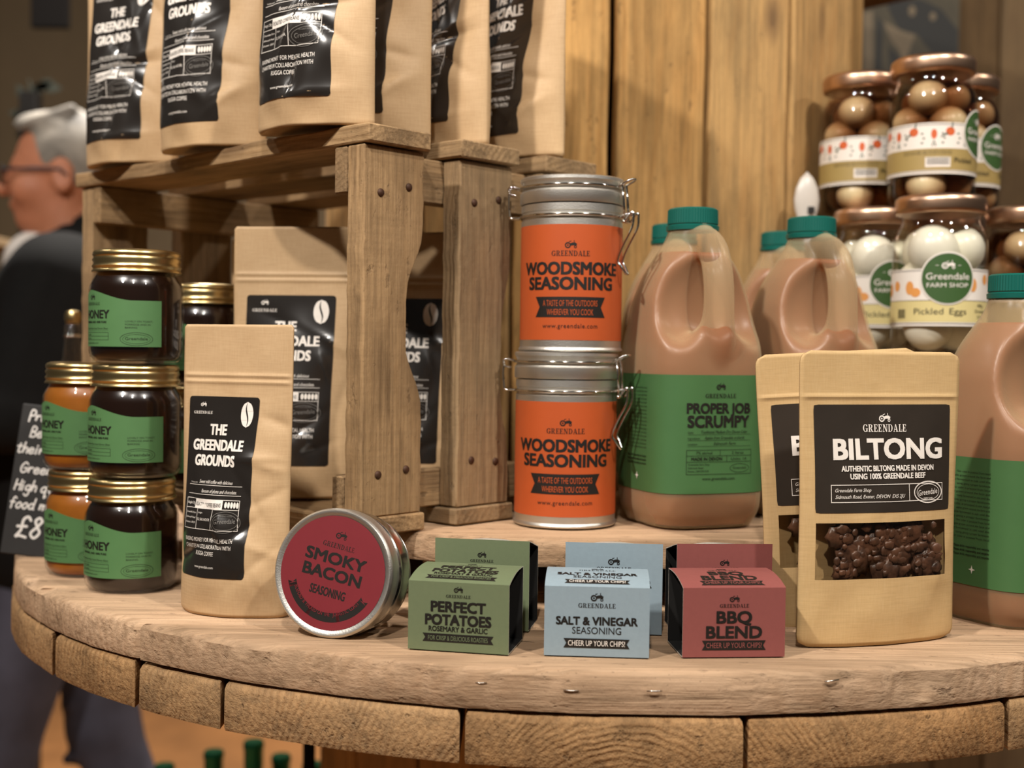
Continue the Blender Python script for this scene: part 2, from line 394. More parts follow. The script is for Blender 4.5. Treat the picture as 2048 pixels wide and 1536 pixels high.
class Print:
    def __init__(s): s.v = []; s.f = []; s.z = []; s.k = 0
    def raw(s, v, f):
        n = len(s.v); s.z += [s.k % 10]*len(v); s.k += 1   # overlapping strokes lie a hair apart
        s.v += [tuple(q) for q in v]; s.f += [tuple(i+n for i in q) for q in f]; return s
    def poly(s, pts): return s.raw(pts, [tuple(range(len(pts)))])
    def rect(s, x0, y0, x1, y1): return s.poly(R4(x0, y0, x1, y1))
    def box(s, x0, y0, x1, y1, t):
        for q in (R4(x0, y0, x1, y0+t), R4(x0, y1-t, x1, y1), R4(x0, y0+t, x0+t, y1-t), R4(x1-t, y0+t, x1, y1-t)): s.poly(q)
        return s
    def ring(s, cx, cy, rx, ry, t, n=36):
        for q in band(arc(cx, cy, rx, ry, 0, 2*pi, n), arc(cx, cy, rx-t, ry-t, 0, 2*pi, n)): s.poly(q)
        return s
    def disc(s, cx, cy, rx, ry, n=28): return s.poly(arc(cx, cy, rx, ry, 0, 2*pi, n)[:-1])
    def text(s, t, x, y, cap, bold=.0, al='c', w=None, xs=1.0, sp=1.0, shear=0.0, rot=0):
        """t set with its baseline at y; cap = capital height; w = width to fill"""
        if bold > .013:
            b = bold*1.3*cap/.72; w = w-2*b if w else None
            for dx, dy in ((1, 1), (1, -1), (-1, 1), (-1, -1), (1, 0), (-1, 0), (0, 1), (0, -1))[:8 if bold > .02 else 4]: s.text(t, x+b*dx, y+b*dy*.75, cap, 0, al, w, xs, sp, shear, rot)
            return s.text(t, x, y, cap, 0, al, w, xs, sp, shear, rot)
        if bold: bold = 0
        v, f = glyphs(t, bold, sp, shear)
        if not len(v): return s
        k = cap/.72; v = v*[k*xs, k]
        x0, x1 = v[:, 0].min(), v[:, 0].max()
        if w: v = (v-[x0, 0])*[w/(x1-x0), 1]; x0, x1 = 0, w
        v = v - [{'c': (x0+x1)/2, 'l': x0, 'r': x1}[al], 0]
        if rot: c, q = cos(rot), sin(rot); v = v @ np.array([[c, q], [-q, c]])
        return s.raw(v+[x, y], f)
    def serif(s, t, x, y, w, hr=None):
        tot = sum(SERW[c]+.10 for c in t)-.10; k = w/tot; hk = k*(hr or 1.0); cx = x-w/2
        for c in t:
            for q in SER[c]: s.poly([(cx+a*k, y+b*hk) for a, b in q])
            cx += (SERW[c]+.10)*k
        return s
    def tractor(s, x, y, w):
        """little old tractor, rear wheel on the left, centred on x, standing on y"""
        k = w; ox = x-w/2
        def T(q): return [(ox+a*k, y+b*k) for a, b in q]
        def ringk(cx, cy, ro, ri):
            for q in band(arc(cx, cy, ro, ro, 0, 2*pi, 20), arc(cx, cy, ri, ri, 0, 2*pi, 20)): s.poly(T(q))
        ringk(.25, .25, .25, .15); s.poly(T(arc(.25, .25, .07, .07, 0, 2*pi, 12)[:-1]))
        s.poly(T([(.44, .22), (.60, .22), (.62, .46), (.46, .42)])); s.poly(T([(.58, .24), (.90, .24), (.93, .40), (.88, .47), (.60, .47)]))
        s.poly(T([(.36, .50), (.52, .58), (.54, .63), (.34, .56)])); s.poly(T([(.74, .46), (.79, .46), (.79, .66), (.74, .66)]))
        s.poly(T([(.84, .24), (.97, .24), (1.0, .40), (.93, .40)])); ringk(.87, .12, .12, .06)
        return s
    def ribbon(s, x0, y0, x1, y1, notch):
        m = (y0+y1)/2; s.poly([(x0, y0), (x1, y0), (x1-notch, m)]+[(x0+notch, m)]); s.poly([(x0+notch, m), (x1-notch, m), (x1, y1), (x0, y1)]); return s
    def build(s, name, mat, fn, parent, off, step=None, stepy=None):
        bm = bmesh.new(); vs = [bm.verts.new((a, b, z*1.2e-5)) for (a, b), z in zip(s.v, s.z)]
        for q in s.f:
            try: bm.faces.new([vs[i] for i in q])
            except ValueError: pass
        if s.v:
            a = np.array(s.v)
            for ax, st in ((0, step), (1, stepy)):
                if not st: continue
                lo, hi = a[:, ax].min(), a[:, ax].max(); c = math.floor(lo/st)*st+st
                no = (1, 0, 0) if ax == 0 else (0, 1, 0)
                while c < hi:
                    bmesh.ops.bisect_plane(bm, geom=bm.verts[:]+bm.edges[:]+bm.faces[:], plane_co=(c*no[0], c*no[1], 0), plane_no=no, dist=1e-7); c += st
        bmesh.ops.triangulate(bm, faces=[q for q in bm.faces if len(q.verts) > 4])
        co = np.array([v.co[:] for v in bm.verts]); P = fn(co[:, 0], co[:, 1], off)+(fn(co[:, 0], co[:, 1], off+1.0)-fn(co[:, 0], co[:, 1], off))*co[:, 2:]
        for v, q in zip(bm.verts, P): v.co = q
        bm.normal_update()
        me = bpy.data.meshes.new(name); bm.to_mesh(me); bm.free()
        return meobj(name, me, mat, parent, False)
def patch(name, outline_fn, a0, a1, b0, b1, na, nb, mat, fn, parent, off, corner=0.0):
    """label sheet over a rectangle (or with its edges moved by outline_fn)"""
    A, B = np.meshgrid(np.linspace(0, 1, na+1), np.linspace(0, 1, nb+1)); A = A.ravel(); B = B.ravel()
    a = a0+(a1-a0)*A; b = b0+(b1-b0)*B
    if outline_fn: a, b = outline_fn(A, B, a, b)
    if corner:
        ca, cb = np.clip(np.abs(a-(a0+a1)/2)-((a1-a0)/2-corner), 0, None), np.clip(np.abs(b-(b0+b1)/2)-((b1-b0)/2-corner), 0, None)
        d = np.hypot(ca, cb); k = np.where(d > corner, corner/np.maximum(d, 1e-9), 1)
        sa, sb = np.sign(a-(a0+a1)/2), np.sign(b-(b0+b1)/2)
        a = a - sa*ca*(1-k); b = b - sb*cb*(1-k)
    P = fn(a, b, off); w = na+1
    f = [(j*w+i, j*w+i+1, (j+1)*w+i+1, (j+1)*w+i) for j in range(nb) for i in range(na)]
    return mesh(name, P, f, mat, parent, True)
def cyl_fn(r, z0, th0=0.0):
    def fn(a, b, off):
        th = np.asarray(a)/r+th0; return np.c_[(r+off)*np.sin(th), -(r+off)*np.cos(th), z0+np.asarray(b)]
    return fn
def plane_fn(Mx):
    R_ = np.array(Mx.to_3x3()); t = np.array(Mx.translation)
    def fn(a, b, off): return np.c_[a, b, np.full(len(a), off)] @ R_.T + t
    return fn

# ------------------------------------------------------------------ implicit surfaces
class Field:
    def __init__(s, lo, hi, res):
        s.lo = np.array(lo, float); s.res = res
        n = np.ceil((np.array(hi)-s.lo)/res).astype(int)+1; s.n = n
        s.ax = [s.lo[i]+res*np.arange(n[i]) for i in range(3)]; s.f = np.full(n, .05, np.float32)
    def sub(s, lo, hi, pad):
        sl = []
        for i in range(3):
            a = max(0, int((lo[i]-pad-s.lo[i])/s.res)); b = min(s.n[i], int((hi[i]+pad-s.lo[i])/s.res)+2); sl.append(slice(a, max(a+1, b)))
        X, Y, Z = np.meshgrid(s.ax[0][sl[0]], s.ax[1][sl[1]], s.ax[2][sl[2]], indexing='ij'); return tuple(sl), X, Y, Z
    def op(s, fn, lo, hi, k=.01, cut=False):
        sl, X, Y, Z = s.sub(lo, hi, k+.03); d = fn(X, Y, Z); a = s.f[sl]
        if cut: d = -d; h = np.maximum(k-np.abs(a-d), 0)/max(k, 1e-6); s.f[sl] = np.maximum(a, d)+h*h*k*.25
        else: h = np.maximum(k-np.abs(a-d), 0)/max(k, 1e-6); s.f[sl] = np.minimum(a, d)-h*h*k*.25
        return s
    def cap(s, a, b, ra, rb=None, k=.01, cut=False):
        a = np.array(a, float); b = np.array(b, float); rb = ra if rb is None else rb; ab = b-a; L2 = max(ab@ab, 1e-9)
        def fn(X, Y, Z):
            t = np.clip(((X-a[0])*ab[0]+(Y-a[1])*ab[1]+(Z-a[2])*ab[2])/L2, 0, 1)
            return np.sqrt((X-a[0]-t*ab[0])**2+(Y-a[1]-t*ab[1])**2+(Z-a[2]-t*ab[2])**2)-(ra+(rb-ra)*t)
        m = max(ra, rb); return s.op(fn, np.minimum(a, b)-m, np.maximum(a, b)+m, k, cut)
    def ell(s, c, r, k=.01, cut=False):
        c = np.array(c, float); r = np.array(r, float)
        def fn(X, Y, Z):
            q = np.sqrt(((X-c[0])/r[0])**2+((Y-c[1])/r[1])**2+((Z-c[2])/r[2])**2); return (q-1)*r.min()
        return s.op(fn, c-r, c+r, k, cut)
    def mesh(s):
        f = s.f; n = np.array(f.shape); ins = f < 0
        c = [ins[i:n[0]-1+i, j:n[1]-1+j, k:n[2]-1+k] for i in (0, 1) for j in (0, 1) for k in (0, 1)]
        cnt = sum(q.astype(np.int8) for q in c); act = (cnt > 0) & (cnt < 8)
        idx = np.full(act.shape, -1, np.int64); I = np.argwhere(act); idx[act] = np.arange(len(I))
        acc = np.zeros((len(I), 3)); w = np.zeros(len(I))
        cor = np.array([(i, j, k) for i in (0, 1) for j in (0, 1) for k in (0, 1)])
        val = [f[I[:, 0]+o[0], I[:, 1]+o[1], I[:, 2]+o[2]] for o in cor]
        for a in range(8):
            for b in range(a+1, 8):
                if np.abs(cor[a]-cor[b]).sum() != 1: continue
                va, vb = val[a], val[b]; m = (va < 0) != (vb < 0)
                t = np.where(m, va/np.where(m, va-vb, 1), 0)
                acc += np.where(m[:, None], cor[a]+t[:, None]*(cor[b]-cor[a]), 0); w += m
        V = s.lo+(I+acc/w[:, None])*s.res; F = []
        for ax in range(3):
            u, v_ = (ax+1) % 3, (ax+2) % 3
            lo = [slice(1, n[i]-1) for i in range(3)]; hi = list(lo); lo[ax] = slice(0, n[ax]-1); hi[ax] = slice(1, n[ax])
            A, B = ins[tuple(lo)], ins[tuple(hi)]; E_ = np.argwhere(A != B); base = np.array([1, 1, 1]); base[ax] = 0; E0 = E_+base
            inside = A[tuple(E_.T)]
            def at(du, dv):
                q = E0.copy(); q[:, u] -= du; q[:, v_] -= dv; return idx[tuple(q.T)]
            Q = np.c_[at(1, 1), at(0, 1), at(0, 0), at(1, 0)]; Q[~inside] = Q[~inside][:, ::-1]; F.append(Q)
        F = np.concatenate(F); F = F[(F >= 0).all(1)]
        return V, F
def field_obj(name, fld, mat, parent, Mx=None, kind=None):
    V, F = fld.mesh(); return mesh(name, V, F, mat, parent, True, Mx, kind)

# ================================================================== THE SETTING
def quadbox(name, x0, x1, y0, y1, z0, z1, mat, kind='structure', parent=None):
    v = [(x, y, z) for x in (x0, x1) for y in (y0, y1) for z in (z0, z1)]
    f = [(0, 1, 3, 2), (4, 6, 7, 5), (0, 4, 5, 1), (2, 3, 7, 6), (0, 2, 6, 4), (1, 5, 7, 3)]
    return mesh(name, v, f, mat, parent, False, None, kind)
quadbox('floor', -4, 4, -2.5, 5.2, FLOOR-.05, FLOOR, M['floor'])
quadbox('wall_back', -4, 4, 4.6, 4.7, FLOOR, 2.4, M['wallolive'])

# partition of upright boards behind the pickle jars
part = thing('board_partition', 'dim brown partition of upright boards behind the stacked pickle jars', 'partition', (1.0, 2.42, FLOOR))
x = -.55; k = 0
while x < .80:
    w = [.105, .075, .12, .09, .10][k % 5]
    board('plank', 2.4, w-.006, .02, M['wallwood'], part, frame((x+w/2, random.uniform(0, .006), 1.2), (0, 0, 1), (1, 0, 0)) , rough=.0008, seed=k); x += w; k += 1
for z in (.35, 2.1):
    quadbox('rail', -.55, .80, .025, .055, z, z+.07, M['wallwood'], None, part)

# photo print of a cow's head pinned on the partition (seen soft behind the top jars)
pp = thing('photo_print', 'unframed animal photo print hanging on the board partition', 'picture', (.751, 2.388, .80))
plate('sheet', R4(-.096, -.095, .096, .095), .003, plain('print_olive', '4c432c', .6, noise=.4, nscale=14), pp, Matrix.Rotation(RAD(90), 4, 'X'), bevel=0)
pr = Matrix.Translation((0, -.0032, 0)) @ Matrix.Rotation(RAD(90), 4, 'X')
a = Print()
a.poly([(-.045, .07), (.02, .078), (.06, .06), (.094, .02), (.094, -.06), (.05, -.03), (.015, .01), (-.02, .02), (-.035, .045)])
a.poly([(-.04, -.01), (-.015, -.035), (0, -.09), (-.028, -.09), (-.035, -.05)]); a.poly([(-.062, .045), (-.05, .03), (-.052, -.09), (-.064, -.09)])
a.build('dark_shape', plain('print_dark', '17150f', .6), plane_fn(pr), pp, 0)
a = Print(); a.poly([(-.05, .035), (-.01, .015), (.012, .01), (-.002, -.03), (.006, -.07), (-.006, -.066), (-.018, -.02), (-.035, 0)])
a.poly([(-.088, .05), (-.07, .055), (-.066, -.09), (-.084, -.09)]); a.disc(.005, .055, .007, .010); a.disc(.045, .045, .006, .008)
a.build('pale_shape', plain('print_pale', '6f6048', .6), plane_fn(pr), pp, .0002)

# left background: dark hanging panel, leaf sprays, shelf unit with stock
hp = thing('hanging_blackboard', 'plain black board hanging high against the olive back wall', 'panel', (-1.21, 3.3, 1.20))
plate('board', R4(-.07, -.17, .028, .4), .02, M['darkpanel'], hp, Matrix.Rotation(RAD(90), 4, 'X'), bevel=.002)
tubes = MB(); tubes.add(*tube([(-.05, -.01, .4), (-.05, -.01, 1.1)], .003)); tubes.add(*tube([(.01, -.01, .4), (.01, -.01, 1.1)], .003)); tubes.build('hanger', M['rod'], hp)
M['drysprig'] = plain('dark_sprig', '1d2016', .9)
def spray(loc, label, rot):
    t = thing('leaf_spray', label, 'plant', loc, 0, None)
    st = [(0, 0, -.12), (.01, 0, -.05), (0, 0, .02), (-.01, 0, .09)]
    mesh('stem', *tube(smooth_path(st), .003), M['drysprig'], t)
    for i in range(9):
        a = rot+i*.75; L = .05+.015*(i % 3); z = -.10+.022*i
        o = [(0, 0), (L*.3, .012), (L*.7, .013), (L, 0), (L*.7, -.013), (L*.3, -.012)]
        plate('leaf', o, .0012, M['drysprig'], t, Matrix.Translation((0, 0, z)) @ Matrix.Rotation(a, 4, 'Y') @ Matrix.Rotation(RAD(90), 4, 'X'), bevel=0)
spray((-1.27, 3.27, .80), 'dark leafy spray on the back wall just above the man\'s hair', .4)
spray((-1.36, 3.05, 1.02), 'upper dark leafy spray near the hanging basket', 2.0)
hb = thing('hanging_basket', 'dark brown rounded hanging basket at the upper left edge', 'basket', (-1.30, 2.72, .70))
mesh('bowl', *lathe([(0, 0), (.06, .004), (.10, .03), (.125, .09), (.13, .18), (.125, .25), (.118, .25), (.118, .18), (.10, .05), (0, .02)], 32), plain('wicker_brown', '2c1a0e', .8, noise=.4, nscale=60, bump=.6, bscale=90), hb)
for i in range(3):
    mesh('cord', *tube([(.12*cos(i*2.1), .12*sin(i*2.1), .245), (0, 0, .8)], .002), M['rod'], hb)

su = thing('shelf_unit', 'blurred timber shelf unit at the left edge behind the man', 'shelf', (-1.66, 3.1, FLOOR))
for sx in (-.42, .42):
    for sy in (-.16, .16): board('post', 1.9, .045, .045, M['rod'], su, frame((sx, sy-.02, .95), (0, 0, 1), (0, 1, 0)), seed=int(sx*10+sy*100))
SHZ = [.28, .62, .95, 1.22, 1.50]
for i, z in enumerate(SHZ): board('shelf', .86, .36, .02, M['shelfwood'], su, Matrix.Translation((0, 0, z-.02)), seed=40+i)
stock = [('white lidded tub', 'e2ddd2'), ('grey carton', '9b978c'), ('cream carton', 'd8c8a4'), ('pale blue carton', 'aab6bb'), ('dark carton', '3a352c')]
n_ = 0
for i, z in enumerate(SHZ):
    for j, xx in enumerate((-.28, -.02, .26)):
        nm, hx = stock[(i*2+j) % 5]; h = .10+.03*((i+j) % 3)
        t = thing('carton' if 'carton' in nm else 'lidded_tub', '%s standing %s on the %s shelf of the blurred unit' % (nm, ('left', 'in the middle', 'right')[j], ('lowest', 'second', 'third', 'fourth', 'top')[i]), 'box' if 'carton' in nm else 'tub', (-1.66+xx, 3.02, FLOOR+z+.001), random.uniform(-.1, .1), 'stock on the blurred shelf unit')
        m_ = plain('stock_'+hx, hx, .6)
        if 'carton' in nm:
            meobj('carton_body', board_mesh(.17, .13, h, rough=0, bevel=.002, nx=1), m_, t, 35)
            board('flap', .17, .028, .0012, M['labwhite'], t, Matrix.Translation((0, 0, h)), rough=0, nx=1)
        else:
            mesh('tub_body', *lathe([(0, 0), (.06, 0), (.07, .01), (.075, h-.02), (0, h-.02)], 28), m_, t)
            mesh('lid', *lathe([(0, h-.02), (.08, h-.02), (.08, h-.003), (.076, h), (0, h)], 28), M['white'], t)
        n_ += 1

# ------------------------------------------------------------------ cable drums
TC = (.09, 1.34); TR = .585
wear = np.random.default_rng(5); WPH = wear.uniform(0, 6.28, 12)
def wob(t, a): return a*(sin(9*t+WPH[0])+.8*sin(23*t+WPH[1])+.6*sin(47*t+WPH[2])+.5*sin(95*t+WPH[3])+.4*sin(170*t+WPH[4]))/2
def disc_planks(nm, parent, R_, cuts, z0, T, mat, rot=0.0, gap=.0015, worn=.004, side=.0012, xmax=9, chips=()):
    """planks of a round flange: strips of a disc, long axis X before the turn by rot"""
    out = []
    for i, (a, b) in enumerate(zip(cuts, cuts[1:])):
        a2, b2 = max(a+gap, -R_*.9995), min(b-gap, R_*.9995)
        ta, tb = math.asin(a2/R_), math.asin(b2/R_); n = max(6, int((tb-ta)*R_/.008)); n = min(n, 90)
        ang = [ta+(tb-ta)*k/n for k in range(n+1)]; ang += [pi-t for t in reversed(ang)]
        cyc = (a2+b2)/2; rings = []
        zj = wear.uniform(-.0006, .0006)
        for z, ins, wr in ((0, .001, .3), (.003, 0, .6), (T*.5, 0, 1), (T-.004, .0004, 1), (T-.0012, .0016, 2.0), (T+zj, .0045, 3.0)):
            ring = []
            for t in ang:
                tw = t+rot; r = R_-ins+wob(tw, side)*(.5+wr*.35)-(max(0, wob(tw*1.7+3, worn)) if wr >= 2 else 0)*wr*.35
                for (ct, cw, cd) in chips:
                    if wr >= 1: r -= cd*math.exp(-((tw-ct)/cw)**4)*(wr/3)
                x, y = r*cos(t), r*sin(t); y = min(max(y, a2+ins*.4), b2-ins*.4)
                ring.append((min(x, xmax), y, z))
            rings.append(ring)
        m = len(ang); v = [q for rg in rings for q in rg]; f = []
        for k in range(len(rings)-1):
            f += [(k*m+q, k*m+(q+1) % m, (k+1)*m+(q+1) % m, (k+1)*m+q) for q in range(m)]
        f += [tuple(range(m))[::-1], tuple((len(rings)-1)*m+q for q in range(m))]
        out.append(mesh(nm, v, f, mat, parent, 40, Matrix.Translation((0, 0, z0)) @ Matrix.Rotation(rot, 4, 'Z')))
    return out
drum = thing('cable_drum_table', 'round rough two-layer plank drum top used as the display table', 'table', (TC[0], TC[1], FLOOR))
ZT = -FLOOR
disc_planks('top_plank', drum, TR, [-.585, -.465, -.345, -.225, -.105, .015, .135, .255, .375, .585], ZT-.0265, .0265, M['table'], worn=.007, side=.002, chips=((-1.27, .030, .012), (-1.12, .10, .006), (-1.62, .05, .003)))
# lower layer, laid across: local x of the strips runs in depth
bcut = [-.585, -.443, -.354, -.282, -.118, .057, .237, .40, .585]
disc_planks('under_plank', drum, TR+.002, [-c for c in reversed(bcut)], ZT-.0265-.0025-.032, .032, M['block'], rot=RAD(90), gap=.0016, worn=.002, side=.0014)
CC = (.096, 1.617); CR = .337
front_b = [.5, 17.9, 35.75, 58.05, 76.0]
bounds = [-176.5, -158.8, -141.1, -123.4, -105.7, -88, -70.3, -52.6, -34.9, -17.2]+front_b+[93, 110.5, 128, 146, 164, 183.5]
def core(parent, z0, z1, base, mat, nm='stave'):
    for i, (a, b) in enumerate(zip(bounds, bounds[1:])):
        m = RAD((a+b)/2); half = RAD((b-a)/2); w = 2*CR*math.tan(half)*.985-.0035-(.0035 if a in (-17.2, .5) else 0)
        n = Vector((sin(m), -cos(m), 0)); t = Vector((cos(m), sin(m), 0))
        o = Vector((CC[0], CC[1], (z0+z1)/2)) - Vector(base) + n*(CR-.02)
        board(nm, z1-z0, w, .02, mat, parent, frame(o, (0, 0, 1), -t), rough=.001, bevel=.002, seed=i)
core(drum, FLOOR, -.0615, (TC[0], TC[1], FLOOR), M['stave'])
drum2 = thing('cable_drum', 'upright core of wide golden pine staves with a flange overhead', 'drum', (CC[0], CC[1], 0))
core(drum2, .001, .925, (CC[0], CC[1], 0), M['stave'])
disc_planks('flange_plank', drum2, .46, [-.46, -.27, -.09, .09, .27, .46], .927, .026, M['crate'], worn=.003)
for an, z, ro in ((-100.6, .010, .1), (-95.0, .012, -.05), (-90.0, .011, .05), (-79.0, .006, .3)):
    an = RAD(an); r = TR+.0006
    mesh('staple', *tube([(r*cos(an-.008), r*sin(an-.008), ZT-z-.0015*ro), (r*cos(an), r*sin(an)-.0006, ZT-z), (r*cos(an+.008), r*sin(an+.008), ZT-z+.0015*ro)], .0006, 6), M['rim'], drum)
sh = thing('overhead_shelf', 'dark plank shelf jutting from the partition above the photo print', 'shelf', (.575, 2.1, .774))
d_ = Vector((.65, -.76, 0)); n_ = Vector((.76, .65, 0)).normalized()
for k in range(2): board('shelf_plank', 1.0, .10, .022, M['wallwood'], sh, frame(d_*.12-n_*(.052+.104*k), -d_, -n_), seed=70+k)
board('batten', .21, .03, .02, M['wallwood'], sh, frame(d_*.10-n_*.105+Vector((0, 0, .0235)), n_, -d_), seed=75)
t = None
# table foot rod seen below on the left
t = thing('steel_rod', 'thin black steel rod standing under the table at the left', 'rod', (-.236, 1.46, FLOOR))
mesh('rod', *lathe([(0, 0), (.0075, 0), (.0075, -FLOOR-.064), (0, -FLOOR-.064)], 12), M['rod'], t)
mesh('foot_plate', *lathe([(0, 0), (.03, 0), (.03, .004), (0, .004)], 20), M['rod'], t)

# low round platform on the table (curved front edge under tins and jugs)
plat = thing('display_platform', 'low curved plank platform on the table under the tins and jugs', 'platform', (.085, 1.36, .0012))
disc_planks('platform_plank', plat, .437, [-.437, -.325, -.215, -.11], .033, .0215, M['table'], worn=.003, side=.0015, xmax=.2325)
for i, x in enumerate((-.14, .02, .17)):
    board('bearer', .25, .03, .033, M['crate'], plat, Matrix.Translation((x, -.255, 0)) @ Matrix.Rotation(RAD(90), 4, 'Z'), seed=60+i)
PZ = .0565

# ------------------------------------------------------------------ slatted crate
CN = Vector((-.111, .916, PZ-.0005)); EX = Vector((-.727, .687, 0)); EY = Vector((.687, .727, 0))
cr = thing('pallet_wood_crate', 'weathered slatted crate turned corner-on, coffee bags inside and on top', 'crate', CN)
def cfr(x, y, z, ax, ay): return frame(EX*x+EY*y+Vector((0, 0, z)), ax, ay)
CL = .427; CH = .307
def wavy(L, w, amp, c, s, seed):
    """slat outline, X up the slat; one long edge bitten by the bandsaw"""
    r = random.Random(seed); n = 36; o = [(-L/2, -w/2)]
    o += [(-L/2+L*i/n, -w/2+r.uniform(-.0006, .0006)) for i in range(1, n)] + [(L/2, -w/2)]
    for i in range(n+1):
        x = L/2-L*i/n; t = (x-c)/s; o.append((x, w/2-amp*math.exp(-t**4)+r.uniform(-.0006, .0006)))
    return o
SLZ0, SLZ1 = .0137, .293; SL = SLZ1-SLZ0
slat_y = [(0, .060, .017, .01, .048), (.0985, .060, .010, -.02, .06), (.196, .062, .004, .03, .05)]
for e, x0 in (('near', 0), ('far', CL-.020)):
    for i, (y0, w, am, c, s) in enumerate(slat_y):
        # x axis up, y axis along EY, thickness along EX
        o = wavy(SL-.001, w, am if e == 'near' else .004, c, s, i+3)
        sl = plate('end_slat', o, .020, M['crate'], cr, cfr(x0, y0+w/2, (SLZ0+SLZ1)/2, (0, 0, 1), EY), bevel=.0012)
        if e == 'near':
            for zz in (-SL/2+.035, SL/2-.032):
                for yy in (-.014, .014): mesh('nail', *lathe([(0, 0), (.0032, 0), (.003, .0009), (0, .0012)], 12), M['nail'], sl, Matrix.Translation((zz+random.uniform(-.004, .004), yy, .0001)) @ Matrix.Rotation(pi, 4, 'X'))
for z, dz in ((SLZ1-.036, .036), (SLZ0, .031)):
    for x0 in (.0205, CL-.0205-.015):
        board('cleat', .262, .0148, dz-.001, M['crate'], cr, cfr(x0+.0076, .131, z+.0005, EY, EX), seed=int(z*900+x0*50), rough=.0004)
for y0, w in ((-.002, .064), (.0965, .064), (.194, .068)):
    board('top_plank', CL+.012, w, .0135, M['crate'], cr, cfr(CL/2, y0+w/2, SLZ1+.0003, EX, -EY), seed=int(y0*1000)+9, rough=.0014, nx=24)
    board('bottom_plank', CL+.006, w, .013, M['crate'], cr, cfr(CL/2, y0+w/2, .0003, EX, -EY), seed=int(y0*1000)+19, rough=.0012)
# little nail bent out of the bottom cleat between the slats
mesh('bent_nail', *tube(smooth_path([(0, 0, .008), (.006, 0, .006), (.008, 0, 0), (.006, 0, -.006), (.001, 0, -.009)], 4), .001, 6), M['rim'], cr, Matrix.Translation(EY*.064+EX*.019+Vector((0, 0, .033))))
CTZ = PZ+SLZ1+.0148   # top of the crate
CBZ = PZ+.0142        # its floor

# ================================================================== POUCHES
def sm(a, b, x): t = np.clip((x-a)/(b-a), 0, 1); return t*t*(3-2*t)
def pouch(Wd, H, D, seed, ncrease=9, amp=.0022, flat=.12, top=.86, corner=.002, zips=(.80, .823), lean=0.0, extra=()):
    r = np.random.default_rng(seed)
    cre = [(r.uniform(-.9, .9), r.uniform(.05, .78), r.uniform(-.9, .9)+(pi/2 if r.random() < .35 else 0), amp*1.5*r.uniform(.4, 1)*r.choice([-1, 1]), r.uniform(.006, .011), r.uniform(.012, .03)) for _ in range(ncrease)]
    cre += list(extra); ph = r.uniform(0, 6.28, 8)
    def front(x, z):
        u = np.clip(2*x/Wd, -1, 1); v = np.clip(z/H, 0, 1)
        prof = (1-sm(flat, top, v))*(.86+.14*sm(0, .12, v)); c = np.clip(1-u*u, 0, 1)**.72
        y = .0009+D/2*prof*c
        lump = .0016*np.sin(70*x+ph[0]+2*np.sin(25*z+ph[1]))*np.sin(52*z+ph[2]) + .0009*np.sin(150*x+ph[3])*np.sin(120*z+ph[4])
        y = y + lump*c*(.25+.75*prof)*amp/.0022
        for (u0, v0, an, am, wd, ln) in cre:
            dx, dz = x-u0*Wd/2, z-v0*H; t = (-dx*sin(an)+dz*cos(an))/wd; l = (dx*cos(an)+dz*sin(an))/ln
            y = y + am*(np.exp(-np.abs(t)*1.3)*1.2-.35*np.exp(-(t*.55)**2))*np.exp(-l*l)*(.2+.8*np.clip(c*1.5, 0, 1))
        for zz in zips: y = y + .0010*np.exp(-((v-zz)/.0065)**2)*np.clip((1-np.abs(u))*12, 0, 1)
        xs = x*(1-.05*prof*(1-.6*(1-v)))
        if corner:
            e = np.minimum(z, H-z); k = np.where(e < corner, corner-np.sqrt(np.clip(corner**2-(corner-e)**2, 0, None)), 0); xs = xs*(1-k/(Wd/2))
        y = np.maximum(y, .0006)
        return xs, y, z+lean*0
    def fn(a, b, off):
        a = np.asarray(a, float); b = np.asarray(b, float); e = .0008
        def p(a, b): X, Y, Z = front(a, b); return np.c_[X, -Y, Z]
        P = p(a, b); n = np.cross(p(a+e, b)-p(a-e, b), p(a, b+e)-p(a, b-e)); n /= np.linalg.norm(n, axis=1)[:, None]+1e-12
        return P+n*off
    def body(name, mat, parent, hole=None, nx=52, nz=96):
        xs = np.linspace(-Wd/2, Wd/2, nx+1); zs = np.linspace(0, H, nz+1)
        zs = np.unique(np.concatenate([zs, [H*q+d for q in zips for d in (-.003, -.0015, 0, .0015, .003)]])); 
        if hole:
            xs = np.unique(np.concatenate([xs, hole[:2]])); zs = np.unique(np.concatenate([zs, hole[2:]]))
        A, B = np.meshgrid(xs, zs); sh = A.shape; X, Y, Z = front(A.ravel(), B.ravel()); n = len(X)
        _, Yb, _ = front(-A.ravel(), B.ravel()); sc = .75
        V = list(np.c_[X, -Y, Z])+list(np.c_[X, Yb*sc, Z]); F = []; w = sh[1]
        for j in range(sh[0]-1):
            for i in range(w-1):
                q = (j*w+i, j*w+i+1, (j+1)*w+i+1, (j+1)*w+i)
                if not (hole and hole[0]-1e-9 <= xs[i] and xs[i+1] <= hole[1]+1e-9 and hole[2]-1e-9 <= zs[j] and zs[j+1] <= hole[3]+1e-9): F.append(q)
                F.append(tuple(n+k for k in q[::-1]))
        for j in range(sh[0]-1):
            F.append((j*w, (j+1)*w, n+(j+1)*w, n+j*w)); F.append((j*w+w-1, n+j*w+w-1, n+(j+1)*w+w-1, (j+1)*w+w-1))
        k = len(V); V += [(X[i]*.9, (-Y[i]+Yb[i]*sc)/2, .012*(1-(2*xs[i]/Wd)**2)) for i in range(w)]
        for i in range(w-1):
            F.append((i, k+i, k+i+1, i+1)); F.append((n+i, n+i+1, k+i+1, k+i)); F.append(((sh[0]-1)*w+i, (sh[0]-1)*w+i+1, n+(sh[0]-1)*w+i+1, n+(sh[0]-1)*w+i))
        return mesh(name, V, F, mat, parent, True)
    return fn, body
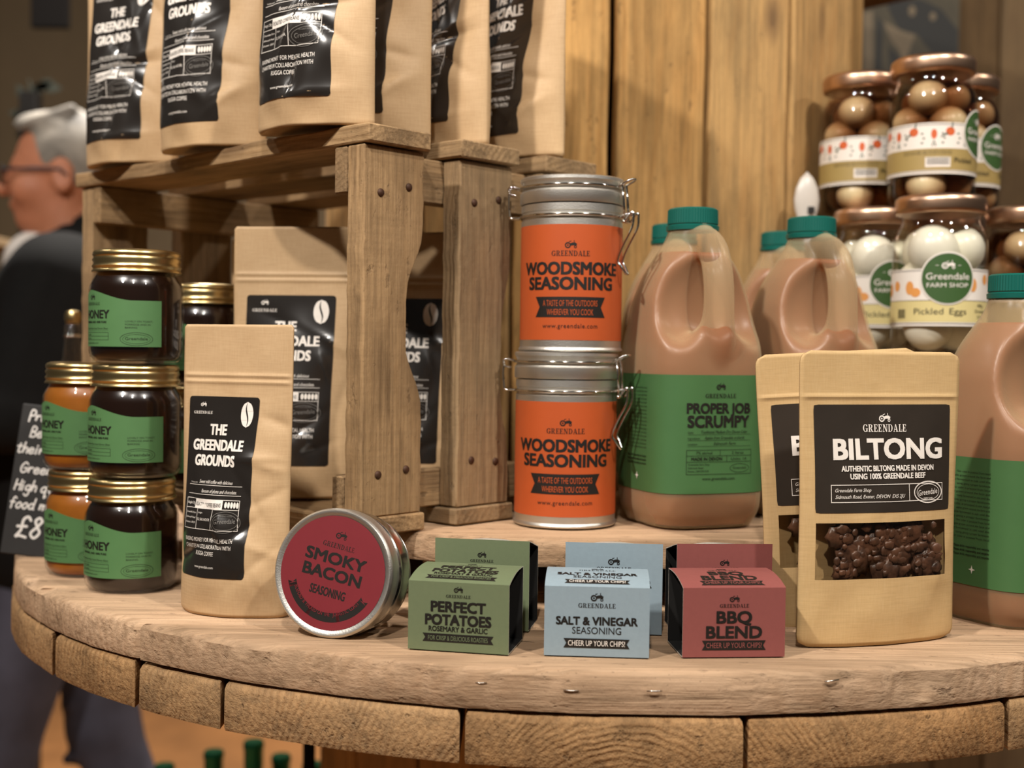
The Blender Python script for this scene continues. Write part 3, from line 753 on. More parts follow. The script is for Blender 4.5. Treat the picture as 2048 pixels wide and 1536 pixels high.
def off_fn(fn, x0, z0, mir=1): return lambda a, b, off: fn(np.asarray(a)+x0, np.asarray(b)+z0, off)

def coffee_print(parent, fn, w, h, step=.004):
    """all lettering of the black coffee label; (0, 0) is its centre"""
    def y(f): return h/2-f*h
    L = -w/2
    a = Print()
    a.tractor(L+.21*w, y(.058), .085*w); a.serif('GREENDALE', L+.21*w, y(.10), .28*w, 1.05)
    B = .028
    a.text('THE', L+.46*w, y(.215), .060*h, B, w=.25*w); a.text('GREENDALE', L+.47*w, y(.302), .060*h, B, w=.76*w); a.text('GROUNDS', L+.455*w, y(.388), .060*h, B, w=.62*w)
    a.text('Tasting notes:', L+.10*w, y(.487), .007*h, 0, 'l', w=.13*w)
    a.text('Sweet mild coffee with delicious', L+.26*w, y(.487), .020*h, .006, 'l', w=.50*w, shear=.35)
    a.rect(L+.08*w, y(.498), L+.88*w, y(.4955)); a.text('flavours of plums and chocolate.', L+.32*w, y(.538), .020*h, .006, 'l', w=.50*w, shear=.35); a.rect(L+.08*w, y(.549), L+.88*w, y(.5465))
    a.box(L+.06*w, y(.739), L+.875*w, y(.572), .0028*h); a.rect(L+.06*w, y(.627), L+.875*w, y(.6245))
    a.rect(L+.23*w, y(.6245), L+.66*w, y(.5725)); a.rect(L+.29*w, y(.739), L+.2955*w, y(.627)); a.rect(L+.53*w, y(.739), L+.5355*w, y(.627))
    a.text('Weight: 250g', L+.145*w, y(.606), .014*h, .01, w=.14*w)
    for k in range(5): (a.disc if k < 3 else (lambda *q: a.ring(*q, .0016)))(L+(.70+.037*k)*w, y(.599), .016*w, .017*h)
    for k, tx in enumerate(('Greendale Farm', 'Sidmouth Road', 'Exeter, EX5')): a.text(tx, L+.08*w, y(.655+.027*k), .010*h, .0, 'l', w=.19*w, shear=.25)
    a.text('Origin:', L+.31*w, y(.652), .009*h, 0, 'l'); a.text('EL SALVADOR', L+.31*w, y(.69), .015*h, .01, 'l', w=.20*w)
    a.text('RAISING MONEY FOR MENTAL HEALTH', L+.475*w, y(.805), .023*h, .012, w=.74*w); a.text('CHARITIES IN COLLABORATION WITH', L+.475*w, y(.842), .023*h, .012, w=.72*w); a.text('RUGGA COFFEE', L+.46*w, y(.879), .023*h, .012, w=.29*w)
    a.text('www.greendale.com', L+.46*w, y(.948), .015*h, .006, w=.30*w)
    a.build('lettering', M['white'], fn, parent, .0008, step, .006)
    b = Print(); b.text('ROASTED COFFEE BEANS', L+.445*w, y(.612), .022*h, .0, w=.39*w); b.build('dark_lettering', M['black'], fn, parent, .0011, step)
    b = Print(); cx, cy, rx, ry = L+.845*w, y(.098), .085*w, .072*h
    s = [(cx+.0-.016*w*sin(t*6.28)*(1), cy+ry*(1-2*t)*1.0) for t in [k/14 for k in range(15)]]
    lf = [(px-.010*w*sin(pi*k/14), py) for k, (px, py) in enumerate(s)]; rg = [(px+.012*w*sin(pi*k/14), py) for k, (px, py) in enumerate(s)]
    for k in range(14):
        def ex(yy): return rx*math.sqrt(max(0, 1-((yy-cy)/ry)**2))
        (y0_, y1_) = (s[k][1], s[k+1][1])
        b.poly([(cx-ex(y0_), y0_), lf[k], lf[k+1], (cx-ex(y1_), y1_)]); b.poly([rg[k], (cx+ex(y0_), y0_), (cx+ex(y1_), y1_), rg[k+1]])
    b.build('bean_emblem', M['white'], fn, parent, .0008, step, .006)
    b = Print(); b.ring(L+.72*w, y(.692), .185*w, .058*h, .0013*h+.0002); b.ring(L+.72*w, y(.692), .155*w, .043*h, .0003); b.text('Greendale', L+.72*w, y(.700), .026*h, .006, w=.25*w, rot=.06)
    b.text('HIGH QUALITY PRODUCE', L+.72*w, y(.664), .008*h, 0, w=.16*w)
    b.build('stamp', M['greyprint'], fn, parent, .0009, step, .006)
def coffee_bag(label, Wd, H, D, seed, lw, lh, lx, lz, group='kraft coffee pouches', **k):
    t = thing('coffee_pouch', label, 'pouch', group=group)
    fn, body = pouch(Wd, H, D, seed, **k); body('bag', M['kraft'], t)
    lab = patch('label', None, lx-lw/2, lx+lw/2, lz-lh/2, lz+lh/2, 34, 64, M['blacklab'], fn, t, .0004, corner=.0025)
    coffee_print(lab, off_fn(fn, lx, lz), lw, lh)
    return t
def stand(o, x, y, z, yaw, lean=0.0, roll=0.0):
    o.matrix_basis = Matrix.Translation((x, y, z)) @ Matrix.Rotation(RAD(yaw), 4, 'Z') @ Matrix.Rotation(RAD(roll), 4, 'Y') @ Matrix.Rotation(RAD(lean), 4, 'X'); return o
# front bag on the table
fb = coffee_bag('small kraft coffee pouch at the table edge beside the round crimson tin', .0925, .2125, .046, 11, .060, .131, -.0095, .0935, ncrease=12, amp=.0026,
    extra=[(.86, .66, -.3, -.004, .010, .014), (.8, .42, .5, -.003, .009, .02), (-.7, .2, .5, -.0035, .009, .02), (.75, .22, -.4, .003, .008, .018)])
stand(fb, -.2035, .8985+.012, .001, -20, lean=-1.0)
# bag in the crate mouth
cb = coffee_bag('large kraft coffee pouch standing inside the crate behind the small one', .108, .229, .056, 21, .078, .143, -.003, .099, ncrease=8, amp=.0018)
stand(cb, -.1855, 1.052, CBZ, -6, lean=-1.0)
c2 = dup(cb, 'kraft coffee pouch in the crate glimpsed through the gap between end slats', (0, 0, 0)); stand(c2, -.094, 1.095, CBZ, -14)
c3 = dup(cb, 'kraft coffee pouch at the back of the crate hidden but for its left edge', (0, 0, 0)); stand(c3, -.215, 1.182, CBZ, -4)
# on top of the crate
tb = coffee_bag('third pouch from the left on the crate top, its lower edge lifted off the plank', .110, .235, .056, 33, 0.076, .150, -.008, .096, ncrease=9, amp=.003,
    extra=[(-.05, .35, 1.2, .005, .012, .05), (.5, .30, -.6, -.004, .010, .025), (.1, .1, .1, .003, .009, .03)])
stand(tb, -.1545, .962, CTZ, -27)
tb2 = coffee_bag('second pouch from the left on the crate top, with glare down its label', .112, .24, .058, 45, .077, .152, -.012, .096, ncrease=9, amp=.003,
    extra=[(-.15, .4, 1.4, .0045, .013, .06), (.55, .16, .6, .004, .010, .022)])
stand(tb2, -.2590, 1.066, CTZ, -25)
o = dup(tb, 'leftmost pouch on the crate top, above the grey haired man', (0, 0, 0)); stand(o, -.3590, 1.166, CTZ, -25)
o = dup(tb2, 'fourth pouch on the crate top, mostly hidden behind the third', (0, 0, 0)); stand(o, -.1185, 1.022, CTZ, -24)
o = dup(tb, 'sharply turned pouch on the crate top, second from the right', (0, 0, 0)); stand(o, -.0520, 1.060, CTZ, -58)
o = dup(tb2, 'rightmost pouch on the crate top, against the staves', (0, 0, 0)); stand(o, .0040, 1.108, CTZ, -47)

# ------------------------------------------------------------------ biltong pouches with a window
BW, BH = .126, .199
bt = thing('window_pouch', 'front flat kraft pouch with black label and window of dried meat', 'pouch', group='kraft pouches with a meat window')
bfn, bbody = pouch(BW, BH, .020, 51, ncrease=4, amp=.0010, flat=.35, top=.95, corner=.008, zips=(.845,))
WX0, WX1, WZ0, WZ1 = -.053, .052, .0455, .0835
bbody('bag', M['kraft_flat'], bt, hole=(WX0, WX1, WZ0, WZ1), nx=44, nz=70)
patch('window_film', None, WX0, WX1, WZ0, WZ1, 20, 10, M['film'], bfn, bt, -.0001)
mm = MB(); r_m = np.random.default_rng(3)
for i in range(34):
    v, f = ball(1, 1, 1, 12, 8); v = np.array(v); ph = r_m.uniform(0, 6, 6)
    v = v*(1+.22*np.sin(5*v[:, :1]+ph[0])*np.sin(6*v[:, 1:2]+ph[1])+.18*np.sin(11*v[:, 2:]+ph[2]))
    sx, sy, sz = r_m.uniform(.006, .013), r_m.uniform(.0016, .0024), r_m.uniform(.005, .010)
    x, z = r_m.uniform(-.034, .041), r_m.uniform(.048, .080)
    mm.add(v*[sx, sy, sz]+[x, -.0044+r_m.uniform(-.0010, .0012), z], f)
for i in range(70):
    v, f = ball(1, 1, 1, 8, 5); v = np.array(v); ph = r_m.uniform(0, 6, 6); v = v*(1+.3*np.sin(6*v[:, :1]+ph[0])*np.sin(7*v[:, 1:2]+ph[1]))
    q = r_m.uniform(.0016, .0040); mm.add(v*[q*r_m.uniform(.7, 1.6), .0012, q]+[r_m.uniform(-.036, .044), -.0063+r_m.uniform(-.0006, .0008), r_m.uniform(.0475, .0805)], f)
mm.build('dried_meat', M['meat'], bt, True, kind='stuff')
lw, lh, lx, lz = .109, .0725, .001, .1265
lab = patch('label', None, lx-lw/2, lx+lw/2, lz-lh/2, lz+lh/2, 30, 20, M['browblack'], bfn, bt, .0003, corner=.0015)
a = Print(); f_ = lambda q: lh/2-q*lh
a.tractor(0, f_(.163), .082*lw); a.serif('GREENDALE', 0, f_(.255), .315*lw, 1.25)
a.text('BILTONG', .003, f_(.504), .19*lh, .030, w=.81*lw)
a.text('AUTHENTIC BILTONG MADE IN DEVON', .002, f_(.618), .052*lh, .022, w=.686*lw); a.text('USING 100% GREENDALE BEEF', .0015, f_(.690), .052*lh, .022, w=.56*lw)
x0, x1 = -lw/2+.10*lw, -lw/2+.935*lw; a.box(x0, f_(.905), x1, f_(.74), .00045); a.rect(-lw/2+.66*lw, f_(.905), -lw/2+.6645*lw, f_(.74))
a.text('Greendale Farm Shop', x0+.003, f_(.808), .034*lh, .008, 'l', w=.25*lw, shear=.35); a.text('Sidmouth Road, Exeter, DEVON  EX5 2JU', x0+.003, f_(.868), .034*lh, .008, 'l', w=.50*lw, shear=.35)
ex, ey = -lw/2+.815*lw, f_(.825); a.ring(ex, ey, .115*lw, .105*lh, .0008); a.ring(ex, ey, .092*lw, .078*lh, .0004); a.text('Greendale', ex, ey-.0018, .055*lh, .01, w=.155*lw, rot=.08, shear=.1); a.text('FARM SHOP', ex, ey-.0052, .022*lh, 0, w=.07*lw)
a.build('lettering', M['white'], off_fn(bfn, lx, lz), lab, .0007, .006, .006)
stand(bt, .2515, .843, .0008, 18)
b2 = dup(bt, 'second window pouch, half hidden behind the front one', (0, 0, 0)); stand(b2, .246, .900, .0008, 12, roll=-3.2)

# ================================================================== TINS
TRr, TH = .0412, .1393
def clip_tin(label):
    t = thing('clip_top_tin', label, 'tin', group='tall clip-top tins with orange labels')
    mesh('tin_body', *lathe([(0, .0012), (TRr-.002, .0012), (TRr+.0002, 0), (TRr+.0012, .0012), (TRr+.0008, .0028), (TRr, .0036), (TRr, .1045), (TRr-.0008, .1052), (TRr-.0008, .1108), (TRr, .1115), (TRr, .117), (0, .117)], 72), M['tin'], t, 40)
    lid = mesh('lid', *lathe([(0, .1362), (TRr-.003, .1362), (TRr-.0015, TH-.0005), (TRr-.0002, TH), (TRr+.0011, TH-.0008), (TRr+.0012, .1362), (TRr+.0002, .1350), (TRr-.0006, .1330), (TRr-.0006, .1296), (TRr+.0004, .1280), (TRr+.0013, .1270), (TRr+.0013, .1190), (TRr+.0007, .1180), (TRr-.002, .1178), (0, .1178)], 72), M['tin'], t, 40)
    R1, R2 = TRr+.0012, TRr+.0009
    mesh('bail_wire', *tube([(R1*cos(k*2*pi/64), R1*sin(k*2*pi/64), .1313) for k in range(64)], .0012, 8, True), M['wire'], t)
    mesh('neck_wire', *tube([(R2*cos(k*2*pi/64), R2*sin(k*2*pi/64), .1080) for k in range(64)], .0012, 8, True), M['wire'], t)
    hg = MB(); X = -R1
    for s in (-1, 1):
        hg.add(*tube(smooth_path([(X+.001, s*.005, .1313), (X-.006, s*.005, .1330), (X-.0095, s*.004, .1318), (X-.0085, s*.004, .1275), (X-.003, s*.004, .1262)], 4), .0009, 6))
    hg.add(*tube([(X-.0088, -.005, .130), (X-.0088, .005, .130)], .0011, 6))
    hg.add(*tube(smooth_path([(X-.009, .003, .1295), (X-.0095, .003, .122), (X-.0085, .003, .1095), (X-.007, .0025, .1080), (X+.001, .003, .1080)], 4), .0010, 6))
    hg.add(*tube(smooth_path([(X-.009, -.003, .1295), (X-.0095, -.003, .122), (X-.0085, -.003, .1095), (X-.007, -.0025, .1080), (X+.001, -.003, .1080)], 4), .0010, 6))
    hg.build('hinge', M['wire'], t, True)
    lt = MB(); X = R1
    lt.add(*tube(smooth_path([(X, -.005, .1313), (X+.004, -.005, .134), (X+.010, -.004, .1368), (X+.0125, 0, .1375), (X+.010, .004, .1368), (X+.004, .005, .134), (X, .005, .1313)], 4), .0010, 6))
    for s in (-1, 1):
        lt.add(*tube([(X+.003, s*.0045, .1335), (X+.0045, s*.004, .121), (X+.0055, s*.004, .104)], .0011, 6))
        lt.add(*tube(smooth_path([(X+.0065, s*.0055, .104), (X+.0125, s*.0055, .1115), (X+.0135, s*.0055, .107), (X+.0125, s*.0055, .0985), (X+.005, s*.0055, .0845), (X+.0005, s*.005, .0735), (X+.003, s*.0045, .0685), (X+.0065, s*.002, .0625)], 4), .0010, 6))
    lt.add(*tube([(X+.0055, -.006, .104), (X+.0055, .006, .104)], .0014, 8)); lt.add(*tube([(X+.0065, -.002, .0625), (X+.0065, .002, .0625)], .0010, 6))
    lt.add(*tube([(X+.012, -.006, .1105), (X+.012, .006, .1105)], .0013, 8)); lt.add(*tube([(X, -.004, .108), (X+.012, -.004, .1105)], .0010, 6)); lt.add(*tube([(X, .004, .108), (X+.012, .004, .1105)], .0010, 6))
    lt.build('latch', M['wire'], t, True, Matrix.Rotation(RAD(-24), 4, 'Z'))
    fn = cyl_fn(TRr, .0545)
    lab = patch('label', None, -.0915, .0915, -.0455, .0455, 72, 2, M['orange'], fn, t, .0002)
    a = Print(); a.tractor(0, .0265, .0095); a.serif('GREENDALE', 0, .0205, .0305, 1.15)
    a.text('WOODSMOKE', 0, .0063, .0098, .030, w=.086); a.text('SEASONING', 0, -.0055, .0098, .030, w=.075)
    a.ribbon(-.0295, -.0275, .0295, -.0115, .004)
    a.text('www.greendale.com', 0, -.0360, .0036, .004, w=.045, sp=1.1)
    a.build('lettering', M['black'], fn, lab, .00035, .002)
    b = Print(); b.text('A TASTE OF THE OUTDOORS', 0, -.0188, .0049, .0, w=.0445); b.text('WHEREVER YOU COOK', 0, -.0258, .0049, .0, w=.0375)
    b.build('ribbon_lettering', M['orange'], fn, lab, .0006, .002)
    return t
t1 = clip_tin('lower orange-labelled clip-top tin standing on the platform'); t1.matrix_basis = Matrix.Translation((.0445, 1.012, PZ+.0004)) @ Matrix.Rotation(RAD(-2.5), 4, 'Z')
dup(t1, 'upper orange-labelled clip-top tin stacked on the other', None, Mx=Matrix.Translation((.0472, 1.012, PZ+.0008+TH)) @ Matrix.Rotation(RAD(-3.5), 4, 'Z'))

# round crimson tin leaning back on its edge
rt_ = thing('round_tin', 'shallow round tin with crimson lid label tilted up on its edge', 'tin')
rr, dp = .0440, .040   # axis along local -Y, centre of the lid face at the origin
def ax(prof): v, f = lathe(prof, 72); return [(x, z, y) for x, y, z in v], [q[::-1] for q in f]
mesh('lid', *ax([(0, .0008), (rr-.0045, .0008), (rr-.0035, 0), (rr-.0015, 0), (rr-.0002, .0014), (rr, .003), (rr-.0006, .0045), (rr-.0004, .012), (rr, .0132), (rr-.0005, .0142), (rr-.0022, .0145), (0, .0145)]), M['tin'], rt_, 40)
mesh('tin_body', *ax([(0, .0146), (rr-.0028, .0146), (rr-.0024, .0165), (rr-.0006, .018), (rr-.0002, .0195), (rr-.0006, .021), (rr-.0022, .0225), (rr-.0026, dp-.003), (rr-.0016, dp-.0015), (rr-.003, dp), (0, dp)]), M['rim'], rt_, 40)
def lid_fn(ang):
    c, s = cos(ang), sin(ang)
    return lambda a, b, off: np.c_[np.asarray(a)*c-np.asarray(b)*s, np.full(len(a), .0008-off), np.asarray(a)*s+np.asarray(b)*c]
LR = rr-.0052; TA = RAD(-11); lf_ = lid_fn(TA)
p_l = Print().disc(0, 0, LR, LR, 72); lab = p_l.build('label', M['red'], lf_, rt_, .0002)
a = Print(); a.tractor(0, .60*LR, .215*LR); a.serif('GREENDALE', 0, .43*LR, .62*LR, 1.2)
a.text('SMOKY', 0, .15*LR, .205*LR, .030, w=1.19*LR); a.text('BACON', 0, -.125*LR, .205*LR, .030, w=1.15*LR); a.text('SEASONING', 0, -.42*LR, .155*LR, .017, w=.70*LR)
A0, A1 = RAD(207), RAD(333); ro, ri = .86*LR, .70*LR
for q in band(arc(0, 0, ro, ro, A0, A1, 30), arc(0, 0, ri, ri, A0, A1, 30)): a.poly(q)
for an, sg in ((A0, -1), (A1, 1)):
    d = an+sg*.075; m_ = (ro+ri)/2; P_ = lambda r, t: (r*cos(t), r*sin(t))
    a.poly([P_(ro, an), P_(ro, d), P_(m_, an+sg*.02)]); a.poly([P_(m_, an+sg*.02), P_(ri, d), P_(ri, an)])
a.build('lettering', M['black'], lf_, lab, .0002)
b = Print(); tx = 'BLENDED & PACKED ON THE JURASSIC COAST'
for i, ch in enumerate(tx):
    an = A0+.10+(A1-A0-.20)*i/(len(tx)-1)
    if ch != ' ': b.text(ch, .755*LR*cos(an), .755*LR*sin(an), .070*LR, .0, rot=an+pi/2, xs=.75)
b.build('ribbon_lettering', M['red'], lf_, lab, .0004)
rt_.matrix_basis = Matrix.Translation((-.1210, .8385, .0440)) @ Matrix.Rotation(RAD(-17), 4, 'Z') @ Matrix.Rotation(RAD(-9), 4, 'X')

# ================================================================== CARD SLEEVES
def sleeve(label, kind, cm, Wd, h, d, hb, bulge=.0022):
    t = thing('seasoning_box', label, 'box', group=None)
    top = [(d*k/10, h+(hb-h)*k/10+4*bulge*(k/10)*(1-k/10)*(1.15-.3*k/10)) for k in range(11)]
    prof = [(0, 0), (0, h)]+top[1:]+[(d, 0)]
    def shell(name, mat, o, w):
        n = len(prof); cen = (d/2, h/2); v, f = [], []
        for (y, z) in prof:
            yy, zz = y+(o if y < d/2 else -o), z+(o if z < h/2 else -o)
            v += [(-w/2, yy, zz), (w/2, yy, zz)]
        for i in range(n):
            j = (i+1) % n; f.append((2*i, 2*i+1, 2*j+1, 2*j))
        return v, f
    v, f = shell('', None, 0, Wd); mesh('sleeve', v, f, cm, t, 30)
    v, f = shell('', None, .0005, Wd-.0001); mesh('lining', v, [q[::-1] for q in f], M['offblack'], t, 30)
    e = MB(); v, _ = shell('', None, 0, Wd); v2, _ = shell('', None, .0005, Wd); n = len(prof)
    for s in (0, 1):
        q = [v[2*i+s] for i in range(n)]+[v2[2*i+s] for i in range(n)]
        e.add(q, [(i, (i+1) % n, n+(i+1) % n, n+i) if s else (n+i, n+(i+1) % n, (i+1) % n, i) for i in range(n)])
    e.build('cut_edge', M['cardedge'], t, False)
    tub = mesh('tub', *lathe([(0, .001), (.0165, .001), (.0175, .003), (.0185, h-.012), (0, h-.012)], 28), M['offblack'], t, 40, Matrix.Translation((0, d/2, 0)))
    mesh('tub_lid', *lathe([(0, h-.012), (.0198, h-.012), (.0198, h-.0055), (.019, h-.005), (0, h-.005)], 28), M['tub'], tub, 40)
    ff = lambda a, b, off: np.c_[np.asarray(a), np.full(len(a), -off), np.asarray(b)]
    ty = np.array([q[0] for q in top]); tz = np.array([q[1] for q in top]); sl = np.r_[0, np.cumsum(np.hypot(np.diff(ty), np.diff(tz)))]
    tf = lambda a, b, off: np.c_[np.asarray(a), np.interp(b, sl, ty), np.interp(b, sl, tz)+off]
    k = Wd/.067
    def face(a, r, s=1.0):
        if kind == 'sage':
            a.tractor(0, .0385, .0062); a.serif('GREENDALE', 0, .0350, .0165); a.text('PERFECT', 0, .0258, .0068, .030, w=.0370); a.text('POTATOES', 0, .0172, .0068, .030, w=.0445); a.text('ROSEMARY & GARLIC', 0, .0128, .0034, .016, w=.0395)
            a.ribbon(-.0238, .0058, .0238, .0112, .0018); r.text('FOR CRISP & DELICIOUS ROASTIES', 0, .0069, .0031, 0, w=.040)
        elif kind == 'blue':
            a.tractor(0, .0358, .0082); a.serif('GREENDALE', 0, .0315, .0240); a.text('SALT & VINEGAR', 0, .0205, .0052, .026, w=.0525); a.text('SEASONING', 0, .0146, .0046, .012, w=.0315)
            a.ribbon(-.0212, .0055, .0212, .0115, .0018); r.text('CHEER UP YOUR CHIPS!', 0, .0068, .0036, 0, w=.0365)
        else:
            a.tractor(0, .0358, .0066); a.serif('GREENDALE', 0, .0322, .0192); a.text('BBQ', 0, .0222, .0078, .028, w=.0235); a.text('BLEND', 0, .0125, .0078, .028, w=.0370)
            a.ribbon(-.0210, .0046, .0210, .0108, .0018); r.text('CHEER UP YOUR CHIPS!', 0, .0060, .0036, 0, w=.0365)
    dz = h-.0450-(.0060 if h > .05 else 0)
    a, r = Print(), Print(); face(a, r)
    a.build('front_lettering', M['black'], lambda p, q, off: ff(p, q+dz, off), t, .0002); r.build('front_ribbon_lettering', M['white'] if kind == 'blue' else cm, lambda p, q, off: ff(p, q+dz, off), t, .0004)
    if h > .05: return t
    a, r = Print(), Print(); face(a, r)
    for P_ in (a, r): P_.v = [(x, y-.0015) for x, y in P_.v]
    a.build('top_lettering', M['black'], tf, t, .0002, None, .003); r.build('top_ribbon_lettering', M['white'] if kind == 'blue' else cm, tf, t, .0005)
    return t
def put(o, x, y, z, yaw): o.matrix_basis = Matrix.Translation((x, y, z)) @ Matrix.Rotation(RAD(yaw), 4, 'Z'); return o
bw = .0675
put(sleeve('front sage green card box with open ends', 'sage', M['cardgreen'], bw, .0450, .0445, .0500), -.0330, .7985, .0009, -12)
put(sleeve('taller sage green card box standing behind the front one', 'sage', M['cardgreen'], bw, .0632, .0400, .0540, .0001), -.0195, .8645, .0009, -10)
put(sleeve('front pale blue card box', 'blue', M['cardblue'], bw, .0450, .0445, .0495), .0565, .7905, .0009, -4)
put(sleeve('taller pale blue card box behind the front blue one', 'blue', M['cardblue'], bw, .0632, .0400, .0540, .0001), .0725, .8560, .0009, -4)
put(sleeve('front brick red card box beside the window pouch', 'red', M['cardred'], bw, .0450, .0445, .0500), .1455, .7940, .0009, 5)
put(sleeve('taller brick red card box behind the front red one', 'red', M['cardred'], bw, .0632, .0400, .0540, .0001), .1500, .8590, .0009, 4)

# ================================================================== HONEY JARS
HR, HH = .0368, .0903
def honey_jar(label, dark):
    t = thing('honey_jar', label, 'jar', group='dark honey jars' if dark else 'pale honey jars')
    pro = [(0, .0004), (HR-.007, .0004), (HR-.0035, .0015), (HR-.001, .005), (HR, .010), (HR, .058), (HR-.0006, .062), (HR-.003, .067), (HR-.0055, .0705), (HR-.006, .0735)]
    mesh('glass', *lathe(pro+[(HR-.006, .086), (0, .086)], 64), M['glass'], t, 50)
    mesh('honey', *lathe([(0, .003)]+[(max(r-.0014, 0), z+.0018) for r, z in pro[1:]]+[(0, .0752)], 56), M['dhoney' if dark else 'lhoney'], t, 50)
    L = HR-.0028
    mesh('lid', *lathe([(0, HH), (L-.0035, HH), (L-.0012, HH-.0006), (L, HH-.002), (L+.0004, HH-.0042), (L-.0006, HH-.0056), (L+.0006, HH-.0080), (L-.0006, HH-.0104), (L+.0008, HH-.0130), (L-.0004, HH-.0152), (L+.0010, HH-.0166), (L+.0010, HH-.0176), (L-.0012, HH-.0178), (0, HH-.0178)][::-1], 64), M['goldlid'], t, 55)
    fn = cyl_fn(HR, 0)
    def wave(A, B, a, b):
        top = .0580-.0085*sm(.15, .72, A)+.0035*sm(0, .2, A)-.0035
        return a, .0135+(top-.0135)*B
    lab = patch('label', wave, -.0385, .0385, 0, 1, 48, 6, M['green'], fn, t, .0003, 0)
    a = Print(); a.tractor(-.0215, .0500, .0072); a.serif('GREENDALE', -.0215, .0458, .0195, 1.0)
    a.text('HONEY', -.0175, .0355, .0066, .026, w=.0305); a.text('NATURAL AND 100% PURE', -.0185, .0318, .0016, .02, w=.027)
    a.text('Produced from local Devon Bees', -.0185, .0268, .0016, .0, w=.030, shear=.3); a.rect(-.0345, .0258, -.003, .0259)
    a.box(-.0345, .0185, -.003, .0245, .00025); a.rect(-.0345, .0214, -.003, .0216); a.text('Net weight', -.0320, .0222, .0013, 0, 'l'); a.text('Best before', -.0320, .0192, .0013, 0, 'l'); a.text('www.greendale.com', -.0235, .0155, .0014, 0, w=.020)
    for k, tx in enumerate(('LOVELY ON TOAST,', 'PORRIDGE AND IN', 'BAKING')): a.text(tx, .0105, .0325-.0024*k, .0014, 0, 'l', w=(.021, .019, .009)[k])
    a.ring(.019, .0195, .0125, .0052, .0003); a.ring(.019, .0195, .0105, .0037, .0002); a.text('Greendale', .019, .0187, .0024, .0, w=.017)
    a.build('lettering', M['black'], fn, lab, .00035, .003)
    return t
hd = honey_jar('bottom dark honey jar of the front stack on the table', True); put(hd, -.307, 1.000, .0006, -6)
dz = HH+.0006
put(dup(hd, 'middle dark honey jar of the front stack', (0, 0, 0)), -.3045, 1.001, .0006+dz, -9)
put(dup(hd, 'topmost dark honey jar of the front stack of three', (0, 0, 0)), -.3035, .999, .0006+2*dz, -13)
hl = honey_jar('bottom pale honey jar of the left stack', False); put(hl, -.3635, 1.066, .0006, -6)
put(dup(hl, 'upper pale honey jar of the left stack', (0, 0, 0)), -.3650, 1.064, .0006+dz, -8)
# jars inside the crate (the one behind the front pouch shows its label)
hc = dup(hd, 'lower dark honey jar inside the crate hidden behind the stacks', (0, 0, 0)); put(hc, -.279, 1.125, CBZ+.0006, -18)
hc = dup(hd, 'dark honey jar inside the crate beside the large pouch', (0, 0, 0)); put(hc, -.278, 1.123, CBZ+.0006+dz, -8)

# slate with chalk writing
CH_ = {'a': [[(.9, .8), (.5, 1), (.1, .6), (.2, .1), (.6, .05), (.9, .5), (.9, 1), (.9, .2), (1.1, 0)]], 'c': [[(.9, .8), (.5, 1), (.1, .6), (.15, .15), (.5, 0), (.95, .2)]], 'd': [[(.9, .8), (.5, 1), (.1, .6), (.2, .1), (.6, .05), (.9, .5)], [(.95, 1.9), (.9, .2), (1.05, 0)]],
 'e': [[(.1, .5), (.85, .6), (.6, 1), (.2, .85), (.1, .3), (.45, 0), (.95, .2)]], 'f': [[(.9, 1.7), (.6, 1.9), (.4, 1.5), (.4, -.1)], [(.05, 1), (.8, 1)]], 'g': [[(.9, .8), (.5, 1), (.1, .6), (.3, .1), (.8, .3)], [(.9, 1), (.85, -.5), (.5, -.9), (.1, -.6)]],
 'h': [[(.15, 1.9), (.1, 0), (.2, .6), (.5, 1), (.8, .8), (.85, 0)]], 'i': [[(.2, 1), (.2, 0)], [(.2, 1.4), (.22, 1.52)]], 'l': [[(.2, 1.9), (.2, .1), (.35, 0)]], 'm': [[(.1, 1), (.1, 0), (.2, .7), (.5, 1), (.65, .7), (.65, 0), (.75, .7), (1.05, 1), (1.2, .7), (1.2, 0)]],
 'n': [[(.1, 1), (.1, 0), (.2, .6), (.5, 1), (.8, .8), (.85, 0)]], 'o': [[(.5, 1), (.1, .6), (.2, .1), (.6, 0), (.9, .5), (.75, .95), (.45, 1)]], 'q': [[(.9, .8), (.5, 1), (.1, .6), (.2, .1), (.6, .05), (.9, .5)], [(.9, 1), (.9, -.9), (1.15, -.6)]], 'r': [[(.1, 1), (.15, 0), (.2, .6), (.5, 1), (.8, .9)]],
 's': [[(.8, .9), (.3, 1), (.2, .7), (.7, .4), (.7, .1), (.1, .05)]], 't': [[(.4, 1.6), (.35, .2), (.6, 0), (.8, .1)], [(0, 1.1), (.8, 1.15)]], 'u': [[(.1, 1), (.15, .2), (.5, 0), (.85, .4), (.9, 1), (.9, .1), (1.05, 0)]],
 'B': [[(.15, 0), (.15, 1.8), (.8, 1.7), (.8, 1.1), (.2, .95), (.95, .7), (.85, .05), (.1, 0)]], 'G': [[(1.1, 1.5), (.6, 1.8), (.1, 1.1), (.2, .2), (.7, 0), (1.1, .4), (1.1, .8), (.6, .8)]], 'H': [[(.1, 1.8), (.1, 0)], [(1, 1.8), (1, 0)], [(.1, .9), (1, 1)]], 'P': [[(.2, -.2), (.2, 1.8), (.9, 1.7), (.9, 1.0), (.2, .85)]],
 '£': [[(1.1, 1.5), (.8, 1.8), (.45, 1.5), (.5, .6), (.2, 0), (.5, .1), (1.1, 0)], [(.1, .9), (.9, .95)]], '8': [[(.8, 1.5), (.5, 1.8), (.2, 1.5), (.5, 1), (.85, .5), (.5, 0), (.1, .4), (.5, 1), (.8, 1.5)]], ' ': []}
